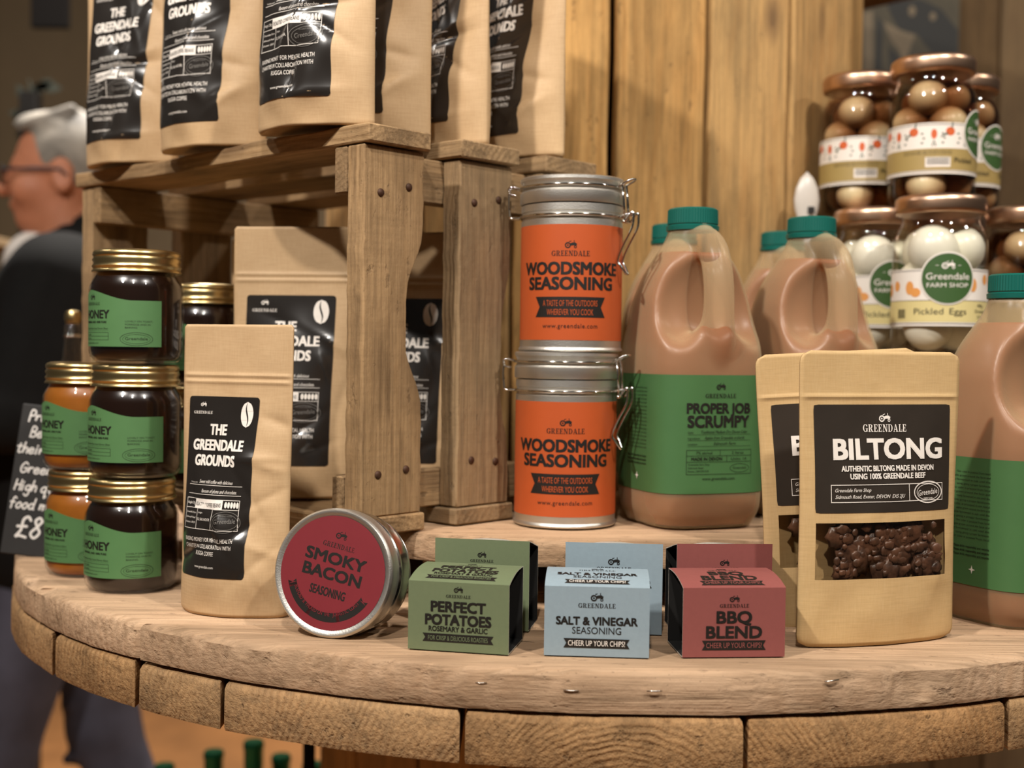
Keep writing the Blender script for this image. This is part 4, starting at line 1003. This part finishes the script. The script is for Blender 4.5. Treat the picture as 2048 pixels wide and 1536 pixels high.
def chalk(P_, s, x, y, k, w, sl=.18):
    for ch in s:
        mx = .45
        for st in CH_[ch]:
            pts = [(q.x, q.y) for q in smooth_path([(a, b, 0) for a, b in st], 4)]; mx = max(mx, max(a for a, _ in pts))
            pts = [(x+(a+sl*b)*k, y+b*k) for a, b in pts]
            L, R_ = [], []
            for i in range(len(pts)):
                a, b = Vector(pts[max(i-1, 0)]), Vector(pts[min(i+1, len(pts)-1)]); d = (b-a).normalized() if (b-a).length > 1e-9 else Vector((1, 0))
                L.append((pts[i][0]-d.y*w, pts[i][1]+d.x*w)); R_.append((pts[i][0]+d.y*w, pts[i][1]-d.x*w))
            for q in band(L, R_): P_.poly(q)
            for e in (pts[0], pts[-1]): P_.disc(e[0], e[1], w, w, 8)
        x += (mx+.22)*k
sl = thing('chalk_slate', 'small black slate with white chalk writing behind the pale honey jars', 'sign')
plate('slate_board', R4(0, 0, .080, .1395), .006, M['slate'], sl, Matrix.Translation((0, .006, 0)) @ Matrix.Rotation(RAD(90), 4, 'X'), bevel=.001)
a = Print(); K = .0052
for tx, x, y in (('Produ', .0085, .1245), ('Bees', .012, .1095), ('their', .002, .0940), ('Greend', .008, .0760), ('High qu', .005, .0595), ('food mi', .003, .0430)): chalk(a, tx, x-.001, y, K, .00075)
chalk(a, '£8', .010, .0170, .0105, .0012)
a.build('chalk_writing', M['chalk'], plane_fn(Matrix.Translation((0, -.0003, 0)) @ Matrix.Rotation(RAD(90), 4, 'X')), sl, 0)
sl.matrix_basis = Matrix.Translation((-.4705, 1.135, .004)) @ Matrix.Rotation(RAD(6.0), 4, 'Y') @ Matrix.Rotation(RAD(-7), 4, 'X')

# clear bottles: slim neck at the left of the crate, stoppered one behind the jugs
bo = thing('glass_bottle', 'clear glass bottle with gold stopper, its neck showing left of the crate', 'bottle', (-.4745, 1.335, .0005))
mesh('glass', *lathe([(0, 0), (.026, 0), (.029, .004), (.029, .105), (.026, .125), (.016, .155), (.0095, .185), (.0075, .205), (.0085, .212), (.0085, .216), (.0068, .219), (0, .219)], 36), M['bottleclear'], bo, 50)
mesh('stopper', *lathe([(0, .2192), (.0072, .2192), (.0085, .223), (.0085, .2285), (.007, .232), (0, .2335)], 28), M['goldlid'], bo, 50)
mesh('collar', *tube([(.0085*cos(k*pi/12), .0085*sin(k*pi/12), .206) for k in range(24)], .0013, 8, True), M['wire'], bo)
b2_ = thing('stoppered_bottle', 'slim clear bottle with a pointed frosted stopper behind the jug caps', 'bottle', (.3060, 1.300, .0005))
mesh('glass', *lathe([(0, 0), (.0105, 0), (.0115, .004), (.0115, .26), (.0095, .285), (.0095, .33), (0, .33)], 36), M['bottleclear'], b2_, 50)
v, f = lathe([(0, .331), (.0085, .331), (.009, .337), (.0125, .348), (.0135, .358), (.0115, .370), (.007, .380), (0, .3875)], 24)
mesh('stopper', [(x, y*.45, z) for x, y, z in v], f, plain('frosted_stopper', 'cfc7bd', .3), b2_, 50)
plate('stopper_mark', R4(-.001, -.004, .006, .003), .0006, M['black'], b2_, Matrix.Translation((.001, -.0062, .347)) @ Matrix.Rotation(RAD(90), 4, 'X'), bevel=0)

# ================================================================== CIDER JUGS
JH = [(0, .042), (.004, .0468), (.012, .0500), (.022, .0510), (.127, .0510), (.145, .0500), (.164, .0478), (.185, .0448), (.2055, .0380), (.226, .0262), (.236, .0203), (.240, .0195), (.27, .0195)]
def jug_field(shrink=0.0, handle=True):
    F = Field((-.062, -.066, -.004), (.062, .062, .249), .0016)
    zz, hh = np.array([q[0] for q in JH]), np.array([q[1] for q in JH])
    zs = np.linspace(0, .27, 120); hs = np.interp(zs, zz, hh); hs = np.convolve(np.r_[[hs[0]]*3, hs, [hs[-1]]*3], np.ones(7)/7, 'valid')
    def body(X, Y, Z):
        h = np.interp(Z, zs, hs)-shrink; p = np.interp(Z, [.13, .225], [3.8, 2.0])
        d = (np.abs(X)**p+np.abs(Y)**p)**(1/p)-h
        return np.maximum(d*.85, np.maximum(-Z+shrink, Z-(.2475 if not shrink else .222)))
    F.op(body, (-.06, -.06, 0), (.06, .06, .248), 0)
    F.op(lambda X, Y, Z: .01-.0*X+np.maximum(-.05, (np.sqrt((X/.022)**2+(Y/.022)**2)-1)*.022+Z*2-.006), (-.03, -.03, 0), (.03, .03, .01), 0) if False else None
    for s in (-1, 1): F.ell((s*.033, -.047, .187), (.0245+shrink*.6, .027+shrink*.6, .040+shrink*.6), .006, True)
    F.ell((0, -.030, .187), (.040, .0105+shrink, .033+shrink), .006, True)
    if shrink: F.ell((0, -.056, .185), (.022, .022, .036), .004, True)
    if handle:
        pts = smooth_path([(0, -.010, .2325), (0, -.026, .2295), (0, -.0385, .2185), (0, -.0450, .200), (0, -.0468, .180), (0, -.0462, .160), (0, -.0410, .145), (0, -.0320, .130)], 3); n = len(pts)-1
        for i, (a, b) in enumerate(zip(pts, pts[1:])):
            r = .0088+.0045*max(0, 2*i/n-1.35)/.65; F.cap(a, b, r, r, .007)
    return F
jug = thing('cider_jug', 'milky plastic cider jug with teal cap beside the stacked tins', 'jug', group='plastic cider jugs with teal caps')
jb = field_obj('bottle', jug_field(), M['hdpe'], jug)
field_obj('cider', jug_field(.0016, False), M['cider'], jug)
cp = MB(); n = 60; v, f = lathe([(0, .2585), (.0190, .2585), (.0203, .2572), (.0206, .2455), (.0192, .2450), (0, .2450)][::-1], n*2)
v = [((x*(1.018 if (i % (n*2)) % 2 else 1)), y*(1.018 if (i % (n*2)) % 2 else 1), z) if math.hypot(x, y) > .0195 else (x, y, z) for i, (x, y, z) in enumerate(v)]
mesh('cap', v, f, M['teal'], jug, 20)
mesh('tamper_ring', *lathe([(.0200, .2400), (.0216, .2402), (.0218, .2438), (.0204, .2448), (.0198, .2448), (.0198, .2400), (.0200, .2400)], 48), M['teal'], jug, 40)
# wrap-round label
PH = np.linspace(-pi, pi, 1441); cs, sn = np.cos(PH), np.sin(PH); rad = .0510/(np.abs(cs)**3.8+np.abs(sn)**3.8)**(1/3.8)
LX, LY = rad*sn, -rad*cs; AL = np.r_[0, np.cumsum(np.hypot(np.diff(LX), np.diff(LY)))]; AL -= np.interp(0, PH, AL); TX, TY = np.gradient(LX, AL), np.gradient(LY, AL)
def jl(a, b, off):
    a = np.asarray(a, float); x, y = np.interp(a, AL, LX), np.interp(a, AL, LY); tx, ty = np.interp(a, AL, TX), np.interp(a, AL, TY)
    return np.c_[x+ty*off, y-tx*off, np.asarray(b)]
lab = patch('label', None, -.178, .178, .0285, .1225, 160, 2, M['jgreen'], jl, jug, .0005)
a = Print(); a.tractor(0, .1110, .0082); a.serif('GREENDALE', 0, .1045, .0275, 1.0)
a.text('PROPER JOB', -.001, .0925, .0080, .026, w=.0565); a.text('SCRUMPY', -.001, .0815, .0092, .026, w=.0550)
for k, (u, tx) in enumerate((('Style:', 'Traditional Medium Dry Devon Cider'), ('Ingredients:', 'Apples from Greendale orchards'), ('Location:', 'Sidmouth Farm'))):
    z = .0765-.0046*k; a.text(u, -.028, z, .0016, 0, 'l'); a.text(tx, .004, z, .0024, 0, w=(.042, .036, .02)[k], shear=.3); a.rect(-.028, z-.0011, .028, z-.0009)
a.box(-.029, .0440, .029, .0635, .0003); a.rect(-.029, .0586, .029, .0589); a.rect(-.029, .0538, .029, .0541); a.rect(0, .0589, .0003, .0635); a.rect(.006, .0541, .0063, .0589)
a.text('7% alc/vol', -.014, .0600, .0022, 0, w=.014); a.text('2 litres', .016, .0600, .0022, 0, w=.011); a.text('MADE IN DEVON', -.0115, .0552, .0024, .02, w=.027); a.text('Units: 14', .017, .0552, .0022, 0, w=.014)
for k, tx in enumerate(('Greendale Farm Shop', 'Sidmouth Road', 'Exeter, DEVON EX5')): a.text(tx, -.0275, .0512-.0026*k, .0015, 0, 'l')
a.ring(.018, .0488, .009, .0035, .0003); a.text('Greendale', .018, .0482, .0018, 0, w=.0125)
a.text('www.greendale.com', -.001, .0395, .0024, 0, w=.029)
for k in range(17):
    a.text(['Our cider is pressed from local', 'apples grown around the farm and', 'slowly fermented in oak until the', 'spring, giving a proper farmhouse'][k % 4], -.0655, .1110-.0030*k, .0015, .0, 'r', w=.030+.004*((k*7) % 3))
for k in range(3): a.text('Please drink responsibly and recycle', -.0655, .0560-.0030*k, .0016, .02, 'r', w=.032)
a.build('lettering', M['black'], jl, lab, .0009, .004)
b = Print(); b.poly([(-.080, .0435), (-.0793, .0410), (-.077, .0403), (-.0793, .0396), (-.080, .0371), (-.0807, .0396), (-.083, .0403), (-.0807, .0410)]); b.build('star_mark', M['white'], jl, lab, .0009)
put(jug, .1478, 1.0265, PZ+.0006, 20)
put(dup(jug, 'second cider jug on the platform, behind the window pouches', (0, 0, 0)), .2595, 1.082, PZ+.0006, 22)
put(dup(jug, 'cider jug hidden behind the first, only the cap edge showing', (0, 0, 0)), .1495, 1.157, PZ+.0006, 0)
put(dup(jug, 'cider jug deep between the two front jugs, cap half seen', (0, 0, 0)), .2635, 1.216, PZ+.0006, 0)
put(dup(jug, 'cider jug cut by the right edge, standing directly on the table', (0, 0, 0)), .3800, .934, .0006, 28)

# ================================================================== PICKLE JARS
KR, KH = .0425, .1475
KP = [(0, .0005), (KR-.008, .0005), (KR-.004, .0018), (KR-.001, .006), (KR, .012), (KR, .104), (KR-.001, .110), (KR-.004, .117), (KR-.0068, .122), (KR-.0072, .127)]
def pickle_jar(label, kind):
    t = thing('pickle_jar', label, 'jar', group='jars of pickled eggs' if kind == 'egg' else 'jars of pickled onions')
    mesh('glass', *lathe(KP+[(KR-.0072, .140), (0, .140)], 64), M['glass'], t, 50)
    mesh('liquid', *lathe([(0, .0025)]+[(max(r-.0016, 0), z+.0018) for r, z in KP[1:-1]]+[(0, .1238)], 48), M['brine' if kind == 'egg' else 'vinegar'], t, 50)
    L = KR-.0015
    mesh('lid', *lathe([(0, KH-.0012), (L-.010, KH-.0012), (L-.008, KH), (L-.003, KH), (L-.0005, KH-.002), (L+.0003, KH-.006), (L-.0002, KH-.012), (L-.0006, KH-.0155), (L-.0022, KH-.0165), (L-.005, KH-.0165), (0, KH-.0165)][::-1], 64), M['copperlid'], t, 55)
    fn = cyl_fn(KR, 0); hw = .0845
    def part_band(nm, m_, z0, z1, o=.0003, a0=-hw, a1=hw): return patch(nm, None, a0, a1, z0, z1, 64, 1, m_, fn, t, o)
    if kind == 'egg':
        rr_ = np.random.default_rng(9)
        for lv, (z, rad_, n_, off) in enumerate(((.028, .0165, 3, -.6), (.064, .0170, 3, .5), (.097, .0165, 3, -.4))):
            for i in range(n_):
                an = off-pi/2+i*2*pi/n_; v, f = ball(.0232, .0232, .0255, 22, 14)
                mesh('egg', v, f, M['egg'], t, True, Matrix.Translation((rad_*cos(an), rad_*sin(an), z+rr_.uniform(-.002, .002))) @ Euler((rr_.uniform(-1, 1), rr_.uniform(-1, 1), 0)).to_matrix().to_4x4())
        lab = part_band('label', M['labwhite'], .0270, .0790); 
        a = Print(); a.rect(-hw, .0305, hw, .0500); a.build('cream_band', M['cream'], fn, lab, .00045, .004)
        a = Print(); r2 = np.random.default_rng(4)
        for k in range(11):
            x = -.078+k*.0152+r2.uniform(-.003, .003)
            if abs(x) > .021: a.disc(x, .0640+r2.uniform(-.004, .006), .0042, .0062 if k % 2 else .0048, 18)
            if k % 3 == 0 and abs(x) > .024: a.disc(x+.006, .0575, .0050, .0042, 16)
        a.build('egg_pictures', M['eggprint'], fn, lab, .00045, .004)['kind'] = 'stuff'
        a = Print(); a.rect(-hw, .0290, hw, .0295); a.rect(-hw, .0500, hw, .0504); a.rect(-hw, .0772, hw, .0776); a.text('Pickled', -.0125, .0375, .0058, .006, w=.026); a.text('Eggs', .0135, .0375, .0058, .006, w=.0155)
        for k in range(13): a.rect(-.0440+.0007*k, .0340, -.0440+.0007*k+(.0003 if k % 3 else .0005), .0425)
        for k, tx in enumerate(('450g', 'Drained', '210g')): a.text(tx, .0375, .0445-.0052*k, .0030, 0)
        a.build('lettering', M['black'], fn, lab, .0006, .004)
        bx = 0.004
    else:
        rr_ = np.random.default_rng(12)
        for lv, (z, rad_, n_, off) in enumerate(((.022, .0205, 3, -.35), (.052, .0205, 4, .8), (.083, .0203, 3, .55), (.108, .0165, 3, -.50))):
            for i in range(n_):
                an = off-pi/2+i*2*pi/n_+rr_.uniform(-.1, .1); q = rr_.uniform(.0186, .0198) if lv != 1 else .0158; v, f = ball(q, q, q*.90, 22, 14)
                mesh('onion', v, f, M['onion'], t, True, Matrix.Translation((rad_*cos(an), rad_*sin(an), z+rr_.uniform(-.002, .002))))
        lab = part_band('label', M['labwhite'], .0290, .0785)
        a = Print(); a.rect(-hw, .0325, hw, .0535); a.build('khaki_band', M['khaki'], fn, lab, .00045, .004)
        a = Print(); b = Print(); r2 = np.random.default_rng(6)
        for k in range(9):
            x = -.075+k*.0168+r2.uniform(-.002, .002); z = .0665+(.0035 if k % 2 else -.001)
            if -.0 < x-.047 < .0: continue
            if k % 2: a.disc(x, z, .0045, .0042, 16); b.poly([(x-.003, z-.001), (x-.0095, z-.0052), (x-.009, z-.0060), (x-.002, z-.0025)]); b.poly([(x+.001, z+.003), (x+.0016, z+.009), (x+.0026, z+.0085), (x+.0022, z+.003)])
            else:
                a.disc(x, z+.002, .0028, .0048, 16)
                for s in (-1, 1): b.poly([(x, z-.003), (x+s*.0022, z-.0095), (x+s*.0010, z-.0098), (x-.0002, z-.004)])
            for j in range(3): b.disc(x+.0082+(j % 2)*.0016, .0590+.0045*j, .0013, .0008, 8)
        a.build('root_pictures', M['carrot'], fn, lab, .00045, .004); b.build('leaf_pictures', M['leafprint'], fn, lab, .0005, .004)
        a = Print(); a.rect(-.0135, .0355, .0100, .0450); a.build('barcode_panel', M['white'], fn, lab, .0006, .004)
        a = Print()
        for k in range(26): a.rect(-.0120+.0008*k, .0375, -.0120+.0008*k+(.0003, .0005, .0002)[k % 3], .0446)
        a.rect(-hw, .0312, hw, .0316); a.rect(-hw, .0766, hw, .0770); a.text('Pickled', .0245, .0400, .0050, .006, w=.021); a.text('Onions', .062, .0400, .0050, .006, w=.020)
        for k in range(2): a.text('Onions, malt vinegar, sugar, salt, spices, mustard seed', -.012, .0505-.0022*k, .0013, 0, w=.046)
        a.build('lettering', M['black'], fn, lab, .0008, .004)
        bx = .0475
    lab2 = Print().disc(bx, .0700, .0242, .0242, 48).build('badge', M['labwhite'], fn, t, .0008, .003)
    Print().disc(bx, .0700, .0226, .0226, 48).build('badge_field', M['badge'], fn, lab2, .0010, .003)
    a = Print(); a.ring(bx, .0700, .0233, .0233, .0004); a.text('FARM SHOP', bx, .0620, .0040, .0, w=.036); a.text('Greendale', bx, .0690, .0062, .012, w=.0375); a.tractor(bx, .0785, .0115)
    for s in (-1, 1): a.rect(bx+s*.0095-.0013, .0815, bx+s*.0095+.0013, .0819)
    a.build('badge_lettering', M['white'], fn, lab2, .0013, .003)
    return t
RZ = .1965
eg = pickle_jar('jar of pickled eggs in front, label facing the viewer', 'egg'); put(eg, .3985, 1.160, RZ+.0005, -14)
put(dup(eg, 'left jar of pickled eggs, half hidden behind the nearer egg jar', (0, 0, 0)), .3690, 1.268, RZ+.0005, 4)
on = pickle_jar('topmost jar of pickled onions, standing in front of its row', 'onion'); put(on, .4190, 1.250, RZ+.0012+KH, -8)
put(dup(on, 'left jar of pickled onions in the top row', (0, 0, 0)), .3700, 1.330, RZ+.0012+KH, -6)
put(dup(on, 'narrow seen jar of pickled onions at the right of the top row', (0, 0, 0)), .4760, 1.335, RZ+.0012+KH, -22)
put(dup(on, 'jar of pickled onions at the right edge, behind the edge jug', (0, 0, 0)), .5130, 1.235, RZ+.0005, -10)
put(dup(on, 'jar of pickled onions in the lower row behind the front egg jar', (0, 0, 0)), .4560, 1.312, RZ+.0005, -20)
# crate that lifts the pickle jars
rs = thing('riser_crate', 'plank riser crate hidden behind pouches, carrying the pickle jars', 'crate', (.4525, 1.225, 0))
for i in range(4): board('top_slat', .258, .060, .014, M['crate'], rs, Matrix.Translation((0, -.098+.0655*i, RZ-.0145)), rough=.0003, seed=80+i)
for sy in (-1, 1):
    for i in range(3): board('side_slat', .258, .054, .012, M['crate'], rs, frame((0, sy*.114+(.006 if sy > 0 else -.006), .032+.0585*i), (1, 0, 0), (0, 0, 1)) if sy < 0 else frame((0, .120, .032+.0585*i), (1, 0, 0), (0, 0, 1)), rough=.0003, seed=90+i)
for sx in (-1, 1):
    for sy in (-1, 1): board('corner_post', RZ-.016, .026, .026, M['crate'], rs, frame((sx*.112, sy*.096-.013*0, (RZ-.016)/2+.0005), (0, 0, 1), (0, 1, 0)) @ Matrix.Translation((0, 0, -.013)), rough=.0003, seed=99)

# ================================================================== BOTTLES UNDER THE TABLE
pl = thing('bottle_crate', 'low dark crate under the table holding green bottles', 'crate', (-.43, 1.93, FLOOR))
for sy in (-.16, .16):
    for i in range(3): board('side_slat', .36, .10, .014, M['crate'], pl, frame((0, sy, .07+.115*i), (1, 0, 0), (0, 0, 1)), seed=i)
for sx in (-.173, .173):
    for i in range(3): board('end_slat', .30, .10, .014, M['crate'], pl, frame((sx, 0, .07+.115*i), (0, 1, 0), (0, 0, 1)), seed=5+i)
for i in range(3): board('floor_slat', .33, .09, .012, M['crate'], pl, Matrix.Translation((0, -.1+.1*i, .30)), rough=.0003, seed=8+i)
def bottle(label, x, y, top):
    t = thing('green_bottle', label, 'bottle', (x, y, FLOOR+.3125), 0, 'green capped bottles below the table'); H = top-(FLOOR+.3125)
    mesh('glass', *lathe([(0, 0), (.034, 0), (.037, .004), (.037, H*.52), (.033, H*.60), (.018, H*.72), (.0145, H*.78), (.0140, H-.002), (0, H-.002)], 32), M['bottleleg'], t, 50)
    mesh('foil', *lathe([(.0147, H-.040), (.0150, H-.012), (.0162, H-.010), (.0162, H-.004), (.0145, H), (0, H+.0004)], 32), M['bottlecap'], t, 50)
    return t
for lb, x, y, tp in (('green foil capped bottle nearest the table edge, tallest in view', -.393, 1.90, -.414), ('green foil capped bottle just left of the tallest', -.462, 1.93, -.440), ('green foil capped bottle just right of the tallest', -.365, 1.86+.12, -.462), ('green foil capped bottle at the far left of the crate, barely showing', -.545, 1.95, -.470), ('green foil capped bottle by the steel rod', -.297, 1.87, -.437)):
    bottle(lb, x, y, tp)

# ================================================================== THE MAN IN THE BACKGROUND (faces local -y)
man = thing('person', 'grey haired man in glasses and a dark jacket walking past on the left', 'person')
M['skin'] = plain('skin', 'c07d5c', .55, noise=.12, nscale=25, **{'Subsurface Weight': .15, 'Subsurface Radius': (.01, .004, .002)})
M['hair'] = plain('grey_hair', 'a39b8f', .7, noise=.75, nscale=16, bump=.8, bscale=120)
M['jacket'] = plain('charcoal_jacket', '0d0c0b', .9, noise=.25, nscale=40, spec=.2)
M['shirt'] = plain('white_shirt', 'd4ccc4', .8)
M['denim'] = plain('blue_grey_trousers', '4a4a58', .85, noise=.3, nscale=12)
ST = 0.045  # half stride
kneeL, kneeR = (.085, -.10, .50), (-.085, .055, .49); ankL, ankR = (.085, -.115, .10), (-.085, .19, .13)
elb = {1: (.27, -.02, 1.13), -1: (-.27, -.02, 1.13)}; wr = {1: (.20, -.25, 1.08), -1: (-.20, -.25, 1.08)}
F = Field((-.34, -.42, -.01), (.34, .30, 1.73), .0062)
F.cap((0, .01, .98), (0, .02, 1.30), .125, .135, .04); F.cap((-.13, .02, 1.38), (.13, .02, 1.38), .06, .06, .05)
F.cap((0, .025, 1.38), (0, .0, 1.50), .060, .056, .03)
F.ell((0, .005, 1.605), (.074, .098, .098), .02); F.ell((0, -.030, 1.545), (.060, .070, .078), .03); F.ell((0, -.052, 1.495), (.036, .036, .030), .02)
F.cap((0, -.098, 1.59), (0, -.118, 1.553), .009, .014, .012); F.cap((-.025, -.083, 1.597), (.025, -.083, 1.597), .010, .010, .015)
for s in (-1, 1):
    F.ell((s*.030, -.088, 1.578), (.014, .010, .010), .008, True); F.ell((s*.030, -.080, 1.578), (.012, .012, .012), .003)
    F.ell((s*.045, -.060, 1.548), (.022, .026, .024), .02)
    F.ell((s*.077, .012, 1.570), (.010, .020, .032), .008); F.ell((s*.086, .010, 1.574), (.006, .011, .018), .004, True)
F.ell((0, -.0965, 1.522), (.024, .010, .0065), .008); F.cap((-.02, -.106, 1.521), (.02, -.106, 1.521), .002, .002, .003, True)
for s in (-1, 1):
    F.cap((s*.19, .02, 1.375), elb[s], .046, .036, .03); F.cap(elb[s], wr[s], .034, .023, .02)
    w = Vector(wr[s]); fwd = Vector((-s*.25, -1, -.10)).normalized(); sd = Vector((1, 0, 0)); 
    pal = w+fwd*.085
    for q in (-.026, -.009, .009, .026): F.cap(w+fwd*.01+sd*q*.6, pal+sd*q, .014, .0125, .012)
    for q, L in ((-.028*s, .072), (-.0095*s, .082), (.0095*s, .076), (.028*s, .060)):
        k0 = pal+sd*q; k1 = k0+fwd*L*.42+Vector((0, 0, -.014)); k2 = k1+fwd*L*.22+Vector((0, 0, -.030)); k3 = k2-fwd*.012+Vector((0, 0, -.020))
        F.cap(k0, k1, .0092, .0085, .004); F.cap(k1, k2, .0085, .008, .003); F.cap(k2, k3, .008, .0072, .003)
    th0 = w+fwd*.03-sd*s*.026; th1 = th0+fwd*.035-sd*s*.022+Vector((0, 0, -.012)); th2 = th1+fwd*.032+Vector((0, 0, -.012)); F.cap(th0, th1, .0125, .0105, .006); F.cap(th1, th2, .0105, .0085, .003)
for s, kn, an in ((1, kneeL, ankL), (-1, kneeR, ankR)):
    F.cap((s*.09, .015, .95), kn, .078, .050, .03); F.cap(kn, an, .048, .034, .02); F.cap(an, (an[0], an[1]-.13, an[2]-.06), .034, .026, .02)
field_obj('body', F, M['skin'], man)
F = Field((-.36, -.40, .80), (.36, .26, 1.52), .008)
F.cap((-.06, .01, .90), (-.07, .02, 1.30), .150, .150, .03); F.cap((.06, .01, .90), (.07, .02, 1.30), .150, .150, .03); F.cap((-.15, .02, 1.385), (.15, .02, 1.385), .075, .075, .05); F.cap((0, .035, 1.38), (0, .030, 1.455), .085, .078, .03)
for s in (-1, 1):
    F.cap((s*.19, .02, 1.375), elb[s], .066, .055, .03); e, w = Vector(elb[s]), Vector(wr[s]); F.cap(e, e.lerp(w, .88), .053, .042, .02)
F.cap((0, -.06, 1.52), (0, -.17, 1.34), .052, .010, .01, True); F.cap((0, .005, 1.455), (0, -.03, 1.56), .066, .085, .008, True)
for s in (-1, 1):
    e, w = Vector(elb[s]), Vector(wr[s]); d = (w-e).normalized(); F.cap(w-d*.035, w+d*.05, .034, .034, .004, True)
field_obj('jacket', F, M['jacket'], man)
F = Field((-.14, -.20, 1.20), (.14, .16, 1.54), .007)
F.cap((0, .03, 1.38), (0, .012, 1.452), .072, .066, .02); F.cap((0, -.06, 1.42), (0, -.10, 1.25), .055, .04, .03)
for s in (-1, 1): F.cap((s*.022, -.062, 1.455), (s*.058, -.085, 1.395), .014, .010, .008)
F.cap((0, .012, 1.44), (0, -.005, 1.56), .0595, .064, .004, True); F.cap((0, -.12, 1.50), (0, -.10, 1.45), .03, .012, .01, True)
field_obj('shirt', F, M['shirt'], man)
F = Field((-.24, -.28, .03), (.24, .36, 1.02), .008)
F.cap((-.05, .012, .96), (.05, .012, .96), .118, .118, .03)
for s, kn, an in ((1, kneeL, ankL), (-1, kneeR, ankR)):
    F.cap((s*.085, .015, .92), kn, .098, .070, .03); F.cap(kn, (an[0], an[1], an[2]-.01), .069, .056, .02)
    for k in range(4):
        z = .30+.11*k; F.cap((an[0]-.05, kn[1]-.055, z), (an[0]+.05, kn[1]-.06, z+.03), .010, .010, .02)
field_obj('trousers', F, M['denim'], man)
F = Field((-.11, -.14, 1.50), (.11, .14, 1.74), .005)
F.ell((0, .016, 1.612), (.079, .101, .094), .01); F.ell((0, -.035, 1.680), (.052, .058, .022), .02)
for k in range(14):
    t_ = k/13; F.cap((-.05+.1*t_, -.075+.01*sin(k*5), 1.664+.006*sin(k*3)), (-.045+.09*t_+.008*sin(k*7), .02, 1.700+.005*sin(k*2)), .006, .008, .008)
F.ell((0, -.085, 1.585), (.085, .075, .082), .012, True); F.ell((0, -.02, 1.515), (.10, .085, .062), .01, True)
for s in (-1, 1): F.ell((s*.082, .008, 1.572), (.020, .024, .034), .006, True)
field_obj('hair', F, M['hair'], man)
gl = bpy.data.objects.new('glasses', None); link(gl, man)
for s in (-1, 1):
    mesh('frame', *tube([(s*.033+.025*cos(k*pi/12), -.112+.010*abs(cos(k*pi/12))*(1 if s*cos(k*pi/12) > 0 else .2), 1.578+.017*sin(k*pi/12)) for k in range(24)], .0022, 8, True), M['rod'], gl)
    mesh('temple_arm', *tube([(s*.058, -.103, 1.584), (s*.078, -.04, 1.585), (s*.083, .008, 1.584), (s*.083, .022, 1.572)], .0028, 8), plain('blue_grey_frame', '2c3440', .4), gl)
    v, f = ball(.023, .0012, .0155, 20, 8); mesh('lens', v, f, M['film'], gl, True, Matrix.Translation((s*.033, -.1085, 1.578)))
mesh('bridge', *tube([(-.009, -.111, 1.582), (0, -.1195, 1.585), (.009, -.111, 1.582)], .0022, 8), M['rod'], gl)
for s, an, p in ((1, ankL, 0), (-1, ankR, .5)):
    F = Field((an[0]-.07, an[1]-.24, -.005), (an[0]+.07, an[1]+.12, .17), .006)
    tz = an[2]-.10
    F.cap((an[0], an[1]+.03, .048+tz), (an[0], an[1]-.14, .036+tz*.2), .046, .034, .02); F.cap((an[0], an[1], .10+tz), (an[0], an[1]-.01, .05+tz), .042, .046, .02)
    F.op(lambda X, Y, Z: Z-.004-tz*np.clip((Y-an[1]+.14)/.17, 0, 1), (an[0]-.07, an[1]-.24, -.01), (an[0]+.07, an[1]+.12, .03), .004, True)
    field_obj('shoe', F, M['rod'], man)
man.matrix_basis = Matrix.Translation((-.852, 2.36, FLOOR)) @ Matrix.Rotation(RAD(-84), 4, 'Z') @ Matrix.Scale(.990, 4)
